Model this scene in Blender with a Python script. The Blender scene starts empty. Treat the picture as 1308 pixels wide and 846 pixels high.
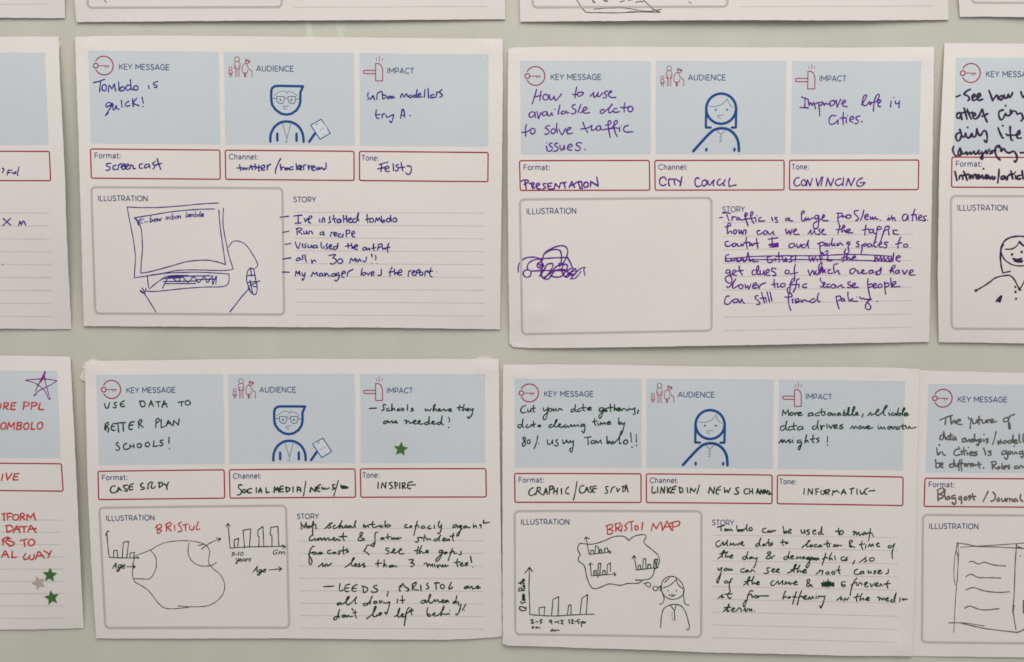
import bpy, math, random
from mathutils import Vector
random.seed(7)
scn = bpy.context.scene
COL = scn.collection

# ------------------------------------------------------------ camera, world, lamps
K = 0.000545            # metres on the wall per pixel of the photograph
D = 0.85                # camera to wall
CX, CY = 654.0, 423.0
cam_d = bpy.data.cameras.new('camera'); cam = bpy.data.objects.new('camera', cam_d); COL.objects.link(cam)
cam_d.sensor_width = 36.0; cam_d.lens = 36.0 * D / (1308 * K)
cam_d.clip_start = 0.01; cam_d.clip_end = 50
cam.location = (0, -D, 0); cam.rotation_euler = (math.radians(90), 0, 0)
cam_d.dof.use_dof = False
scn.camera = cam
W = bpy.data.worlds.new('World'); scn.world = W; W.use_nodes = True
bg = W.node_tree.nodes['Background']; bg.inputs[0].default_value = (1.0, 0.985, 0.965, 1); bg.inputs[1].default_value = 0.34
def area(name, loc, target, sx, sy, power, color):
    l = bpy.data.lights.new(name, 'AREA'); l.shape = 'RECTANGLE'; l.size = sx; l.size_y = sy; l.energy = power; l.color = color
    o = bpy.data.objects.new(name, l); COL.objects.link(o); o.location = loc
    o.rotation_euler = (Vector(target) - Vector(loc)).to_track_quat('-Z', 'Y').to_euler()
    return o
area('ceiling_lamp', (0.3, -1.0, 1.45), (0, 0, 0.05), 1.6, 0.9, 21.5, (1.0, 0.975, 0.93))
area('far_ceiling_lamp', (-0.5, -3.0, 1.9), (0, 0, 0), 2.4, 1.2, 30.0, (1.0, 0.945, 0.885))
scn.view_settings.view_transform = 'Standard'; scn.view_settings.look = 'None'
scn.view_settings.exposure = 0.0; scn.view_settings.gamma = 1.0; scn.view_settings.use_curve_mapping = False
scn.cycles.filter_width = 1.7

# ------------------------------------------------------------ materials
def lin(c):
    return tuple((x / 12.92 if x <= 0.04045 else ((x + 0.055) / 1.055) ** 2.4) for x in (v / 255 for v in c))
def mat(name, rgb, rough=0.7, spec=0.3, grain=0.0, gscale=1500, mottle=0.0, bump=0.0, bscale=300, metal=0.0, sss=0.0):
    m = bpy.data.materials.new(name); m.use_nodes = True; nt = m.node_tree; N = nt.nodes; L = nt.links
    b = N['Principled BSDF']; c = lin(rgb)
    b.inputs['Base Color'].default_value = (*c, 1); b.inputs['Roughness'].default_value = rough
    b.inputs['Specular IOR Level'].default_value = spec; b.inputs['Metallic'].default_value = metal
    geo = N.new('ShaderNodeNewGeometry')
    if grain or mottle:
        n1 = N.new('ShaderNodeTexNoise'); n1.inputs['Scale'].default_value = gscale; n1.inputs['Detail'].default_value = 2
        n2 = N.new('ShaderNodeTexNoise'); n2.inputs['Scale'].default_value = 14; n2.inputs['Detail'].default_value = 5
        L.new(geo.outputs['Position'], n1.inputs['Vector']); L.new(geo.outputs['Position'], n2.inputs['Vector'])
        m1 = N.new('ShaderNodeMapRange'); m1.inputs[1].default_value = 0.2; m1.inputs[2].default_value = 0.8
        m1.inputs[3].default_value = 1 - grain; m1.inputs[4].default_value = 1 + grain
        m2 = N.new('ShaderNodeMapRange'); m2.inputs[1].default_value = 0.25; m2.inputs[2].default_value = 0.75
        m2.inputs[3].default_value = 1 - mottle; m2.inputs[4].default_value = 1 + mottle
        L.new(n1.outputs['Fac'], m1.inputs[0]); L.new(n2.outputs['Fac'], m2.inputs[0])
        mu = N.new('ShaderNodeMath'); mu.operation = 'MULTIPLY'; L.new(m1.outputs[0], mu.inputs[0]); L.new(m2.outputs[0], mu.inputs[1])
        vm = N.new('ShaderNodeVectorMath'); vm.operation = 'SCALE'; vm.inputs[0].default_value = c
        L.new(mu.outputs[0], vm.inputs['Scale']); L.new(vm.outputs[0], b.inputs['Base Color'])
    if bump:
        n3 = N.new('ShaderNodeTexNoise'); n3.inputs['Scale'].default_value = bscale; n3.inputs['Detail'].default_value = 4
        L.new(geo.outputs['Position'], n3.inputs['Vector'])
        bp = N.new('ShaderNodeBump'); bp.inputs['Strength'].default_value = bump; bp.inputs['Distance'].default_value = 0.0006
        L.new(n3.outputs['Fac'], bp.inputs['Height']); L.new(bp.outputs[0], b.inputs['Normal'])
    return m
M = {}
M['paper'] = mat('white_paper', (225, 220, 217), 0.85, 0.15, 0.05, 1150, 0.018, 0.14, 40)
M['panel'] = mat('pale_blue_print', (199, 206, 212), 0.85, 0.15, 0.055, 1150, 0.02, 0.14, 40)
M['crimson'] = mat('crimson_print', (158, 16, 52), 0.7, 0.2, 0.12, 900)
M['greyprint'] = mat('warm_grey_print', (188, 182, 179), 0.8, 0.2, 0.07, 900)
M['rule'] = mat('faint_rule_print', (198, 192, 190), 0.8, 0.2, 0.10, 700)
M['slate'] = mat('slate_blue_print', (70, 86, 126), 0.8, 0.2, 0.10, 900)
M['avatar'] = mat('strong_blue_print', (26, 74, 140), 0.75, 0.2, 0.08, 900)
M['avatarthin'] = mat('thin_navy_print', (88, 104, 136), 0.75, 0.2, 0.08, 900)
M['screen'] = mat('pale_screen_print', (208, 216, 221), 0.85, 0.15, 0.03)
M['pinkprint'] = mat('pink_print', (190, 120, 140), 0.8, 0.2, 0.1)
M['blue'] = mat('blue_pen_ink', (26, 18, 128), 0.55, 0.3, 0.25, 600)
M['purple'] = mat('purple_pen_ink', (90, 20, 140), 0.55, 0.3, 0.22, 600)
M['violet'] = mat('violet_felt_ink', (126, 44, 128), 0.6, 0.3, 0.18, 600)
M['black'] = mat('blackish_marker_ink', (48, 30, 64), 0.6, 0.3, 0.2, 600)
M['green'] = mat('dark_green_pen_ink', (8, 54, 30), 0.6, 0.3, 0.28, 600)
M['red'] = mat('red_felt_ink', (192, 58, 52), 0.6, 0.3, 0.14, 600)
M['grey'] = mat('grey_marker_ink', (94, 92, 88), 0.65, 0.3, 0.22, 600)
M['greystar'] = mat('silver_foil', (176, 168, 162), 0.55, 0.4, 0.05, 1200)
M['greenstar'] = mat('green_foil', (60, 108, 40), 0.45, 0.4, 0.12, 1200)
M['tape'] = mat('white_torn_tape', (222, 218, 208), 0.8, 0.2, 0.03, 1200, 0, 0.4, 900)

def wall_material():
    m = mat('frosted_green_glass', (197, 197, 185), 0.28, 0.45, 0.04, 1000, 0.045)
    nt = m.node_tree; N = nt.nodes; L = nt.links; b = N['Principled BSDF']
    src = b.inputs['Base Color'].links[0].from_socket
    geo = N.new('ShaderNodeNewGeometry'); mp = N.new('ShaderNodeMapping'); mp.inputs['Scale'].default_value = (22, 1, 1.5)  # vertical streaks in the colour stand in for soft reflections in the glass
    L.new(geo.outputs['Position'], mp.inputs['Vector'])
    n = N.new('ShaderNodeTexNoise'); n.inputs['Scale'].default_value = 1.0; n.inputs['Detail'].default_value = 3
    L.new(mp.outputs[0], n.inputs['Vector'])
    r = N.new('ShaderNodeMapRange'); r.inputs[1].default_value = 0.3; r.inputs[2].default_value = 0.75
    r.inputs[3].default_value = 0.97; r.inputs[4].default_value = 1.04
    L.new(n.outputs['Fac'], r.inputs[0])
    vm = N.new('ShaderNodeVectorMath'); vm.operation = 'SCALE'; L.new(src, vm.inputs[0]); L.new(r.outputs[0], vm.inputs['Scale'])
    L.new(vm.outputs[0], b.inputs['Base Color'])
    return m
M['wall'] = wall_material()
M['reflection'] = mat('pale_painted_reflection', (206, 210, 198), 0.5, 0.3, 0.03, 1100)  # lighter wall tone, a glass reflection put into the colour

# ------------------------------------------------------------ object helpers
def link_mesh(name, verts, faces, m, parent=None, smooth=False):
    me = bpy.data.meshes.new(name); me.from_pydata(verts, [], faces); me.validate(); me.materials.append(m)
    if smooth:
        for p in me.polygons: p.use_smooth = True
    o = bpy.data.objects.new(name, me); COL.objects.link(o)
    if parent: o.parent = parent
    return o
def tag(o, label, cat, group=None):
    o['label'] = label; o['category'] = cat
    if group: o['group'] = group

# the wall: a pane of frosted glass
def build_wall():
    x0, x1, z0, z1, y0, y1 = -1.4, 1.4, -1.1, 1.1, 0.0, 0.012
    v = [(x0,y0,z0),(x1,y0,z0),(x1,y0,z1),(x0,y0,z1),(x0,y1,z0),(x1,y1,z0),(x1,y1,z1),(x0,y1,z1)]
    f = [(0,1,2,3),(5,4,7,6),(4,0,3,7),(1,5,6,2),(3,2,6,7),(4,5,1,0)]
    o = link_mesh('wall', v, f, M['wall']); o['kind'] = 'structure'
    return o
wall = build_wall()

def P(x, y, h):          # wall position of a photo pixel at height h (metres) off the wall
    k = 1 - h / D
    return ((x - CX) * K * k, -h, -(y - CY) * K * k)

# ------------------------------------------------------------ a sheet
class Sheet:
    def __init__(s, name_label, top, right, bottom, left, rows, lift, dents=(), group='printed story worksheets stuck on the glass wall'):
        s.top, s.right, s.bottom, s.left = top, right, bottom, left      # polylines, left-to-right / top-to-bottom
        s.rows = rows
        xs = [p[0] for p in top + bottom]; ys = [p[1] for p in left + right]
        s.mx, s.hx = (min(xs)+max(xs))/2, (max(xs)-min(xs))/2
        s.my, s.hy = (min(ys)+max(ys))/2, (max(ys)-min(ys))/2
        s.lift = lift; s.dents = dents; s.seed = random.uniform(0, 50); s.zc = 0
        r = bpy.data.objects.new('worksheet', None); COL.objects.link(r); r.empty_display_size = 0.02
        r.location = P(s.mx, s.my, 0); tag(r, name_label, 'worksheet', group)
        s.root = r; s.off = Vector(r.location)
        s.paper()
    def h(s, x, y):
        a = max(-1.02, min(1.02, (x - s.mx)/s.hx)); b = max(-1.02, min(1.02, (y - s.my)/s.hy))
        base, l, r, t, bo, belly = s.lift
        q = 1 - a*a; w = 1 - b*b
        v = base + belly*q*w + r*((1+a)/2)**3*w + l*((1-a)/2)**3*w + bo*((1+b)/2)**3*q + t*((1-b)/2)**3*q
        v += 0.16*math.sin(x*0.021+s.seed)*math.sin(y*0.027+s.seed*2) + 0.07*math.sin(x*0.055+y*0.03+s.seed)
        for cx_, cy_, amp in s.dents:
            v += amp*math.exp(-((x-cx_)**2+(y-cy_)**2)/200)
        return max(v, 0.25) * 0.001
    def pt(s, x, y, up=0.0):
        return tuple(Vector(P(x, y, s.h(x, y) + up)) - s.off)
    def T(s, u, v):
        R = s.rows; k = 0
        while k < len(R)-2 and v > R[k+1][0]: k += 1
        v0, l0, r0 = R[k][:3]; v1, l1, r1 = R[k+1][:3]; f = (v-v0)/(v1-v0); g = u/512
        lx = l0[0]+(l1[0]-l0[0])*f; ly = l0[1]+(l1[1]-l0[1])*f; rx = r0[0]+(r1[0]-r0[0])*f; ry = r0[1]+(r1[1]-r0[1])*f
        sg = R[0][3] if len(R[0]) > 3 else 0
        return lx+(rx-lx)*g, ly+(ry-ly)*g + sg*4*g*(1-g)
    def paper(s):
        def ev(pl, t):
            seg = [math.dist(pl[i], pl[i+1]) for i in range(len(pl)-1)]; d = t*sum(seg)
            for i, q in enumerate(seg):
                if d <= q or i == len(seg)-1:
                    f = d/q; return (pl[i][0]+(pl[i+1][0]-pl[i][0])*f, pl[i][1]+(pl[i+1][1]-pl[i][1])*f)
                d -= q
        nx, ny = 72, 52; V = []
        c00, c10, c01, c11 = s.top[0], s.top[-1], s.bottom[0], s.bottom[-1]
        rag = [[random.uniform(-.22, .22) for _ in range(80)] for _ in range(4)]
        for j in range(ny+1):
            v = j/ny; L = ev(s.left, v); R = ev(s.right, v)
            for i in range(nx+1):
                u = i/nx; Tt = ev(s.top, u); B = ev(s.bottom, u)
                x = (1-v)*Tt[0]+v*B[0]+(1-u)*L[0]+u*R[0]-((1-u)*(1-v)*c00[0]+u*(1-v)*c10[0]+(1-u)*v*c01[0]+u*v*c11[0])
                y = (1-v)*Tt[1]+v*B[1]+(1-u)*L[1]+u*R[1]-((1-u)*(1-v)*c00[1]+u*(1-v)*c10[1]+(1-u)*v*c01[1]+u*v*c11[1])
                if i == 0: x += rag[0][j]
                if i == nx: x += rag[1][j]
                if j == 0: y += rag[2][i]
                if j == ny: y += rag[3][i]
                V.append((x, y))
        verts = [s.pt(x, y) for x, y in V] + [s.pt(x, y, -0.00011) for x, y in V]
        n = len(V); F = []
        for j in range(ny):
            for i in range(nx):
                a = j*(nx+1)+i; b = a+1; c = a+nx+2; d = a+nx+1
                F.append((a, d, c, b)); F.append((n+a, n+b, n+c, n+d))
        rim = [i for i in range(nx+1)] + [j*(nx+1)+nx for j in range(1, ny+1)] + [ny*(nx+1)+i for i in range(nx-1, -1, -1)] + [j*(nx+1) for j in range(ny-1, 0, -1)]
        for k in range(len(rim)):
            a, b = rim[k], rim[(k+1) % len(rim)]; F.append((a, b, n+b, n+a))
        link_mesh('paper', verts, F, M['paper'], s.root, smooth=False)

def inframe(pts, m=60):
    return any(-m < x < 1308+m and -m < y < 846+m for x, y in pts)

# ------------------------------------------------------------ flat ink strokes
def smooth(pts, step=1.0, corner=0.3):
    """Catmull-Rom through the points (photo px); a repeated point makes a corner."""
    if len(pts) < 3:
        pass
    out = []; n = len(pts)
    for i in range(n-1):
        p0 = pts[max(i-1, 0)]; p1 = pts[i]; p2 = pts[i+1]; p3 = pts[min(i+2, n-1)]
        d = math.dist(p1, p2)
        if d < 1e-6: continue
        k = max(1, min(14, int(d/step+0.5)))
        for j in range(k):
            t = j/k; t2 = t*t; t3 = t2*t
            out.append(tuple(0.5*((2*p1[c])+(-p0[c]+p2[c])*t+(2*p0[c]-5*p1[c]+4*p2[c]-p3[c])*t2+(-p0[c]+3*p1[c]-3*p2[c]+p3[c])*t3) for c in (0, 1)))
    out.append(tuple(pts[-1])); return out
def straight(pts, step=8.0):
    out = []
    for a, b in zip(pts, pts[1:]):
        k = max(1, int(math.dist(a, b)/step))
        for j in range(k): out.append((a[0]+(b[0]-a[0])*j/k, a[1]+(b[1]-a[1])*j/k))
    out.append(tuple(pts[-1])); return out

class Ink:
    """collects strokes lying on one sheet, built as one mesh"""
    def __init__(s, sheet, base=0.00006):
        s.sh = sheet; s.V = []; s.F = []; s.up = base + random.uniform(0, 0.00002); s.pts = []
    def _v(s, x, y, up): s.V.append(s.sh.pt(x, y, up)); return len(s.V)-1
    def disc(s, c, r, up, n=10):
        ci = s._v(c[0], c[1], up)
        ids = [s._v(c[0]+r*math.cos(2*math.pi*k/n), c[1]+r*math.sin(2*math.pi*k/n), up) for k in range(n)]
        for k in range(n): s.F.append((ci, ids[(k+1) % n], ids[k]))
    def dot(s, x, y, r):
        s.up += 0.000002; s.disc((x, y), r, s.up); s.pts.append((x, y))
    def fill(s, poly):
        s.up += 0.000002; s.F.append([s._v(x, y, s.up) for x, y in poly][::-1]); s.pts += poly
    def stroke(s, pts, w, vary=0.0, caps=True, closed=False):
        P_ = [pts[0]]
        for p in pts[1:]:
            if math.dist(p, P_[-1]) > 0.12: P_.append(p)
        if len(P_) < 2:
            s.dot(P_[0][0], P_[0][1], w*0.6); return
        if not closed:
            cuts = []
            for i in range(1, len(P_)-1):
                a, p, b = P_[i-1], P_[i], P_[i+1]
                l = math.dist(a, p)*math.dist(p, b)
                if ((p[0]-a[0])*(b[0]-p[0])+(p[1]-a[1])*(b[1]-p[1]))/l < 0.62: cuts.append(i)
            if cuts:
                ed = [0]+cuts+[len(P_)-1]
                for a, b in zip(ed, ed[1:]): s.stroke(P_[a:b+1], w, vary, caps)
                if not caps:
                    for c in cuts: s.up += 0.0000006; s.disc(P_[c], w/2, s.up, 8)
                return
        if closed and math.dist(P_[0], P_[-1]) < 0.3: P_.pop()
        s.pts += P_[::4] + [P_[-1]]
        n = len(P_); up = s.up = s.up + 0.000002; ph = random.uniform(0, 6); corners = []
        prev = None; first = None
        for i, p in enumerate(P_):
            a = P_[(i-1) % n] if (closed or i > 0) else p; b = P_[(i+1) % n] if (closed or i < n-1) else p
            d1 = (p[0]-a[0], p[1]-a[1]); d2 = (b[0]-p[0], b[1]-p[1])
            l1 = math.hypot(*d1) or 1; l2 = math.hypot(*d2) or 1
            t = (d1[0]/l1+d2[0]/l2, d1[1]/l1+d2[1]/l2); lt = math.hypot(*t)
            cosang = (d1[0]*d2[0]+d1[1]*d2[1])/(l1*l2) if (a is not p and b is not p) else 1
            if lt < 0.2: t = (d1[0]/l1, d1[1]/l1); lt = 1
            nx, ny = -t[1]/lt, t[0]/lt
            hw = w/2*(1+vary*math.sin(i*0.55+ph)+vary*0.5*math.sin(i*0.21+ph*2))
            sc = 1.0
            if cosang < 0.94:
                if cosang > -0.2 and not vary: sc = 1/max(0.6, math.sqrt((1+cosang)/2))
                else: corners.append((p, hw))
            u_ = up + i*0.0000002
            L = s._v(p[0]+nx*hw*sc, p[1]+ny*hw*sc, u_); R = s._v(p[0]-nx*hw*sc, p[1]-ny*hw*sc, u_)
            if prev: s.F.append((prev[0], L, R, prev[1]))
            else: first = (L, R)
            prev = (L, R)
        if closed: s.F.append((prev[0], first[0], first[1], prev[1]))
        if caps and not closed:
            corners.append((P_[0], w/2*0.95)); corners.append((P_[-1], w/2*0.85))
        s.up = up + n*0.0000002
        for c, r in corners:
            s.up += 0.0000006; s.disc(c, r, s.up, 8)
        if s.up > 0.00022: s.up = 0.00006
    def build(s, name, m, parent=None):
        if not s.V or not inframe(s.pts): return None
        o = link_mesh(name, s.V, s.F, m, parent or s.sh.root)
        return o

# ------------------------------------------------------------ printed monoline capitals (cap height 1)
def arc(cx, cy, rx, ry, a0, a1, n=10):
    return [(cx+rx*math.cos(math.radians(a0+(a1-a0)*k/n)), cy+ry*math.sin(math.radians(a0+(a1-a0)*k/n))) for k in range(n+1)]
PR = {
 'K': (.72, [[(.08,0),(.08,1)], [(.66,1),(.08,.36)], [(.28,.58),(.7,0)]]),
 'E': (.66, [[(.62,1),(.08,1),(.08,0),(.64,0)], [(.08,.52),(.56,.52)]]),
 'Y': (.72, [[(.02,1),(.36,.42),(.7,1)], [(.36,.42),(.36,0)]]),
 'M': (.98, [[(.08,0),(.08,1),(.49,.32),(.9,1),(.9,0)]]),
 'S': (.68, [[(.6,.86),(.48,.96),(.33,1),(.14,.92),(.09,.75),(.18,.6),(.36,.52),(.54,.43),(.62,.27),(.54,.07),(.35,0),(.18,.04),(.05,.15)]]),
 'A': (.84, [[(.03,0),(.42,1),(.81,0)], [(.17,.3),(.67,.3)]]),
 'G': (.86, [arc(.46,.5,.4,.5,42,318,14)+[(.8,.2),(.8,.5),(.5,.5)]]),
 'U': (.8, [[(.09,1),(.09,.4)]+arc(.4,.34,.31,.34,180,360,8)+[(.71,1)]]),
 'D': (.84, [[(.09,0),(.09,1),(.35,1)]+arc(.35,.5,.43,.5,90,-90,10)+[(.09,0)]]),
 'I': (.24, [[(.12,0),(.12,1)]]),
 'N': (.84, [[(.09,0),(.09,1),(.75,0),(.75,1)]]),
 'C': (.82, [arc(.48,.5,.42,.5,45,315,14)]),
 'P': (.7, [[(.09,0),(.09,1),(.38,1)]+arc(.38,.67,.26,.33,90,-90,8)+[(.09,.34)]]),
 'T': (.66, [[(.02,1),(.64,1)], [(.33,1),(.33,0)]]),
 'L': (.6, [[(.09,1),(.09,0),(.58,0)]]),
 'R': (.72, [[(.09,0),(.09,1),(.38,1)]+arc(.38,.69,.26,.31,90,-90,8)+[(.09,.38)], [(.42,.38),(.66,0)]]),
 'O': (.96, [arc(.48,.5,.43,.5,0,360,20)]),
 'F': (.62, [[(.6,1),(.09,1),(.09,0)], [(.09,.5),(.54,.5)]]),
 'H': (.8, [[(.09,0),(.09,1)], [(.71,0),(.71,1)], [(.09,.5),(.71,.5)]]),
 'o': (.64, [arc(.32,.36,.26,.36,0,360,14)]),
 'r': (.4, [[(.09,0),(.09,.72)], [(.09,.4),(.16,.62),(.38,.72)]]),
 'm': (.98, [[(.09,0),(.09,.72)], [(.09,.4),(.13,.62),(.29,.72),(.44,.62),(.48,.4),(.48,0)], [(.48,.4),(.53,.62),(.69,.72),(.84,.62),(.88,.4),(.88,0)]]),
 'n': (.62, [[(.09,0),(.09,.72)], [(.09,.4),(.14,.62),(.32,.72),(.48,.62),(.52,.4),(.52,0)]]),
 'h': (.62, [[(.09,0),(.09,1)], [(.09,.4),(.14,.62),(.32,.72),(.48,.62),(.52,.4),(.52,0)]]),
 'a': (.58, [[(.07,.6),(.26,.72),(.44,.64),(.48,.45),(.48,0)], [(.48,.38),(.2,.38),(.07,.22),(.16,.03),(.34,.02),(.48,.16)]]),
 't': (.4, [[(.16,.95),(.16,.15),(.24,0),(.38,.04)], [(.02,.7),(.36,.7)]]),
 'e': (.62, [[(.07,.38),(.55,.38)]+arc(.31,.36,.25,.36,5,310,12)]),
 'l': (.2, [[(.1,0),(.1,1)]]),
 ':': (.2, [[(.1,-.02),(.1,.14)], [(.1,.54),(.1,.7)]]),
 ' ': (.34, []),
}
def printed(sh, text, u0, u1, v, cap=6.8, name='printed_heading', w=1.08):
    x = 0; st = []
    for ch in text:
        adv, ss = PR[ch]
        for q in ss: st.append([(x+a, b) for a, b in q])
        x += adv+.11
    sc = (u1-u0)/(x-.11); ink = Ink(sh)
    for q in st:
        pts = [sh.T(u0+a*sc, v-b*cap) for a, b in q]
        ink.stroke(pts, w, 0, caps=False)
    return ink.build(name, M['slate'])

# ------------------------------------------------------------ printed template of every sheet
def roundrect(u0, v0, u1, v1, r):
    p = []
    for cx, cy, a in ((u0+r, v0+r, 180), (u1-r, v0+r, 270), (u1-r, v1-r, 0), (u0+r, v1-r, 90)):
        p += arc(cx, cy, r, r, a, a+90, 4)
    out = []
    for a, b in zip(p, p[1:]+p[:1]): out += straight([a, b], 8)[:-1]
    return out
def frame(sh, name, box, r, w, m):
    ink = Ink(sh, 0.00005); ink.stroke([sh.T(u, v) for u, v in roundrect(*box, r)], w, 0.03, closed=True)
    return ink.build(name, m)
def panel(sh, name, box, m, up=0.00003):
    u0, v0, u1, v1 = box; nx = max(2, int((u1-u0)/8)); ny = max(2, int((v1-v0)/8)); V = []; F = []; pp = []
    for j in range(ny+1):
        for i in range(nx+1):
            u = u0+(u1-u0)*i/nx; v = v0+(v1-v0)*j/ny
            if i in (0, nx): u += random.uniform(-.25, .25)
            if j in (0, ny): v += random.uniform(-.25, .25)
            x, y = sh.T(u, v); pp.append((x, y)); V.append(sh.pt(x, y, up))
    for j in range(ny):
        for i in range(nx):
            a = j*(nx+1)+i; F.append((a, a+nx+1, a+nx+2, a+1))
    if inframe(pp): return link_mesh(name, V, F, m, sh.root)
def icon(sh, name, strokes, fx, m, sm=True, parent=None):
    """strokes: (points, width) in icon pixels; fx maps to template u, v"""
    ink = Ink(sh); s1 = fx(1, 0)[0]-fx(0, 0)[0]
    for st in strokes:
        if st[0] == 'dot': x, y = sh.T(*fx(st[1], st[2])); ink.dot(x, y, st[3]*s1); continue
        if st[0] == 'fill': ink.fill([sh.T(*fx(*p)) for p in st[1]]); continue
        pts, w = st[0], st[1]; cl = len(st) > 2 and st[2] == 'c'; strt = len(st) > 2 and st[2] == 's' or cl
        q = [fx(*p) for p in pts]
        q = (straight(q, 1.5) if strt else smooth(q, 1.0))
        ink.stroke([sh.T(*p) for p in q], w*s1, 0, caps=(not cl), closed=cl)
    return ink.build(name, m, parent)

def template(sh, figure=None):
    fe = lambda x, y: ((x-36)/6.506+172.5, (y-20)/6.506)          # from the middle panel's close-up
    fg = lambda x, y: ((x-42)/6.506+172.5, (y-39)/6.506)
    fh = lambda x, y: ((x-434)/4.571+346.5, (y-82)/4.571)
    fk = lambda x, y: ((x-88)/4.571, (y-128)/4.571)
    for b in ((0, 0, 167, 118), (173.3, 0, 340, 118), (347, 0, 512, 118)): panel(sh, 'header_panel', b, M['panel'])
    for b in ((0, 126, 166.5, 163.5), (173.5, 126, 339.3, 163.5), (346.3, 126, 512, 163.5)): frame(sh, 'field_frame', b, 2.2, 1.6, M['crimson'])
    frame(sh, 'illustration_frame', (0, 174.5, 247, 336), 5.5, 3.0, M['greyprint'])
    for i in range(9):
        v = 205+16.43*i; ink = Ink(sh, 0.00003)
        ink.stroke([sh.T(u, v) for u in range(262, 513, 6)], 0.75, 0.15, caps=False)
        ink.build('ruled_line', M['rule'])
    printed(sh, 'KEY MESSAGE', 39, 103.5, 23.7); printed(sh, 'AUDIENCE', 214.5, 262.5, 24.2); printed(sh, 'IMPACT', 382, 416.5, 25.4)
    printed(sh, 'Format:', 4.8, 38.6, 137.6, 6.6, 'printed_caption'); printed(sh, 'Channel:', 178, 215, 137.6, 6.6, 'printed_caption')
    printed(sh, 'Tone:', 349, 371, 137.6, 6.6, 'printed_caption')
    printed(sh, 'ILLUSTRATION', 8, 72.5, 192, 6.7); printed(sh, 'STORY', 261, 290, 192, 6.5)
    # key
    icon(sh, 'key_icon', [(arc(178, 215, 54, 54, -152, 152, 30), 6.6), (arc(130, 216, 14, 14, 0, 350, 12), 6.4, 'c'),
        ([(146, 216), (207, 216)], 4.6, 's'), ([(186, 216), (186, 229)], 4, 's'), ([(204, 216), (198, 227)], 4, 's')], fk, M['crimson'])
    w = 5.0
    icon(sh, 'family_icon', [
        (arc(96, 157, 13, 13, 0, 345, 12), w, 'c'), ([(90, 171), (82, 184), (80, 198), (88, 203)], w), ([(102, 171), (110, 184), (112, 198), (104, 203)], w),
        ([(90, 190), (89, 228)], w, 's'), ([(104, 190), (104, 228)], w, 's'), ([(89, 204), (104, 204)], w, 's'), ([(96, 206), (96, 214)], w*.8, 's'),
        (arc(152, 80, 20, 20, 0, 350, 16), w, 'c'), ([(142, 101), (130, 112), (128, 135), (131, 158), (138, 163)], w), ([(162, 101), (173, 112), (176, 135), (173, 158), (166, 163)], w),
        ([(140, 130), (138, 226)], w, 's'), ([(165, 130), (166, 226)], w, 's'), ([(150, 166), (150, 226)], w*.8, 's'), ([(140, 160), (166, 160)], w*.8, 's'),
        (arc(236, 101, 16, 16, -20, 300, 12), w), ([(221, 88), (226, 81), (260, 93), (257, 104), (222, 90)], w, 's'),
        ([(228, 116), (208, 120), (196, 140), (193, 170), (198, 190), (230, 193), (238, 180), (238, 168)], w), ([(232, 118), (240, 142), (252, 162), (270, 172), (274, 186)], w),
        ([(268, 171), (274, 178), (274, 226)], w, 's'), ([(208, 194), (212, 225), (220, 225), (226, 194)], w, 's'), ([(214, 196), (216, 222)], w*.7, 's')], fe, M['crimson'])
    icon(sh, 'hammer_icon', [([(530, 142), (548, 141), (563, 152), (571, 175), (571, 243), (530, 243), (530, 142)], 5.4, 's'),
        ([(530, 182), (466, 182), (458, 187), (458, 195), (466, 201), (530, 201)], 5.4, 's'),
        ([(535, 112), (536, 125)], 3.4, 's'), ([(552, 98), (552, 128)], 3.4, 's'), ([(570, 112), (568, 125)], 3.4, 's')], fh, M['crimson'])
    if figure == 'woman':
        o = icon(sh, 'woman_figure_print', [(arc(586, 412, 124, 124, 0, 356, 48), 22, 'c'), ([(461, 400), (460, 567), (502, 567)], 20, 's'),
            ([(712, 400), (710, 567), (674, 567)], 20, 's'), ([(355, 762), (420, 690), (480, 626), (530, 586), (590, 573), (650, 584), (700, 624), (730, 682), (738, 762)], 23),
            ([(465, 740), (465, 758)], 20, 's'), ([(700, 740), (700, 758)], 20, 's')], fe, M['avatar'])
        icon(sh, 'fine_outline', [([(485, 392), (540, 393), (590, 378), (620, 352), (635, 330), (635, 330), (650, 365), (668, 390), (688, 403)], 4.5),
            ('dot', 541, 421, 9), ('dot', 635, 421, 9), ([(610, 464), (558, 467), (558, 467), (562, 482), (584, 492)], 4.5),
            ([(550, 590), (586, 622), (622, 590)], 4.5, 's'), ([(588, 622), (588, 684), (570, 684)], 4, 's'),
            ([(572, 640), (586, 640)], 4, 's'), ([(572, 662), (586, 662)], 4, 's')], fe, M['avatarthin'], parent=o)
    if figure == 'man':
        o = icon(sh, 'man_figure_print', [([(438, 440), (438, 365), (446, 336), (470, 320), (505, 317), (704, 319), (681, 372), (681, 440), (672, 480), (645, 520), (605, 547), (562, 555), (518, 547), (475, 517), (446, 478), (438, 440)], 21, 's'),
            ([(425, 780), (430, 720), (460, 660), (510, 622), (562, 612), (618, 622), (668, 658), (697, 715), (704, 780)], 21),
            ([(484, 712), (484, 772)], 21, 's'), ([(645, 712), (645, 772)], 21, 's'), ([(750, 778), (800, 708)], 21, 's')], fg, M['avatar'])
        icon(sh, 'tablet_screen', [('fill', [(765, 640), (853, 590), (928, 705), (842, 758)])], fg, M['screen'], parent=o)
        icon(sh, 'tablet_outline', [([(765, 640), (853, 590), (928, 705), (842, 758)]+[(765, 640)], 8, 's'), ([(808, 634), (826, 628)], 6, 's'), ('dot', 874, 718, 4)], fg, M['avatar'], parent=o)
        icon(sh, 'tablet_code_mark', [([(835, 678), (824, 686), (836, 692)], 4, 's'), ([(852, 664), (844, 692)], 4, 's'), ([(860, 664), (873, 664), (864, 676)], 4, 's')], fg, M['pinkprint'], parent=o)
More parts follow.
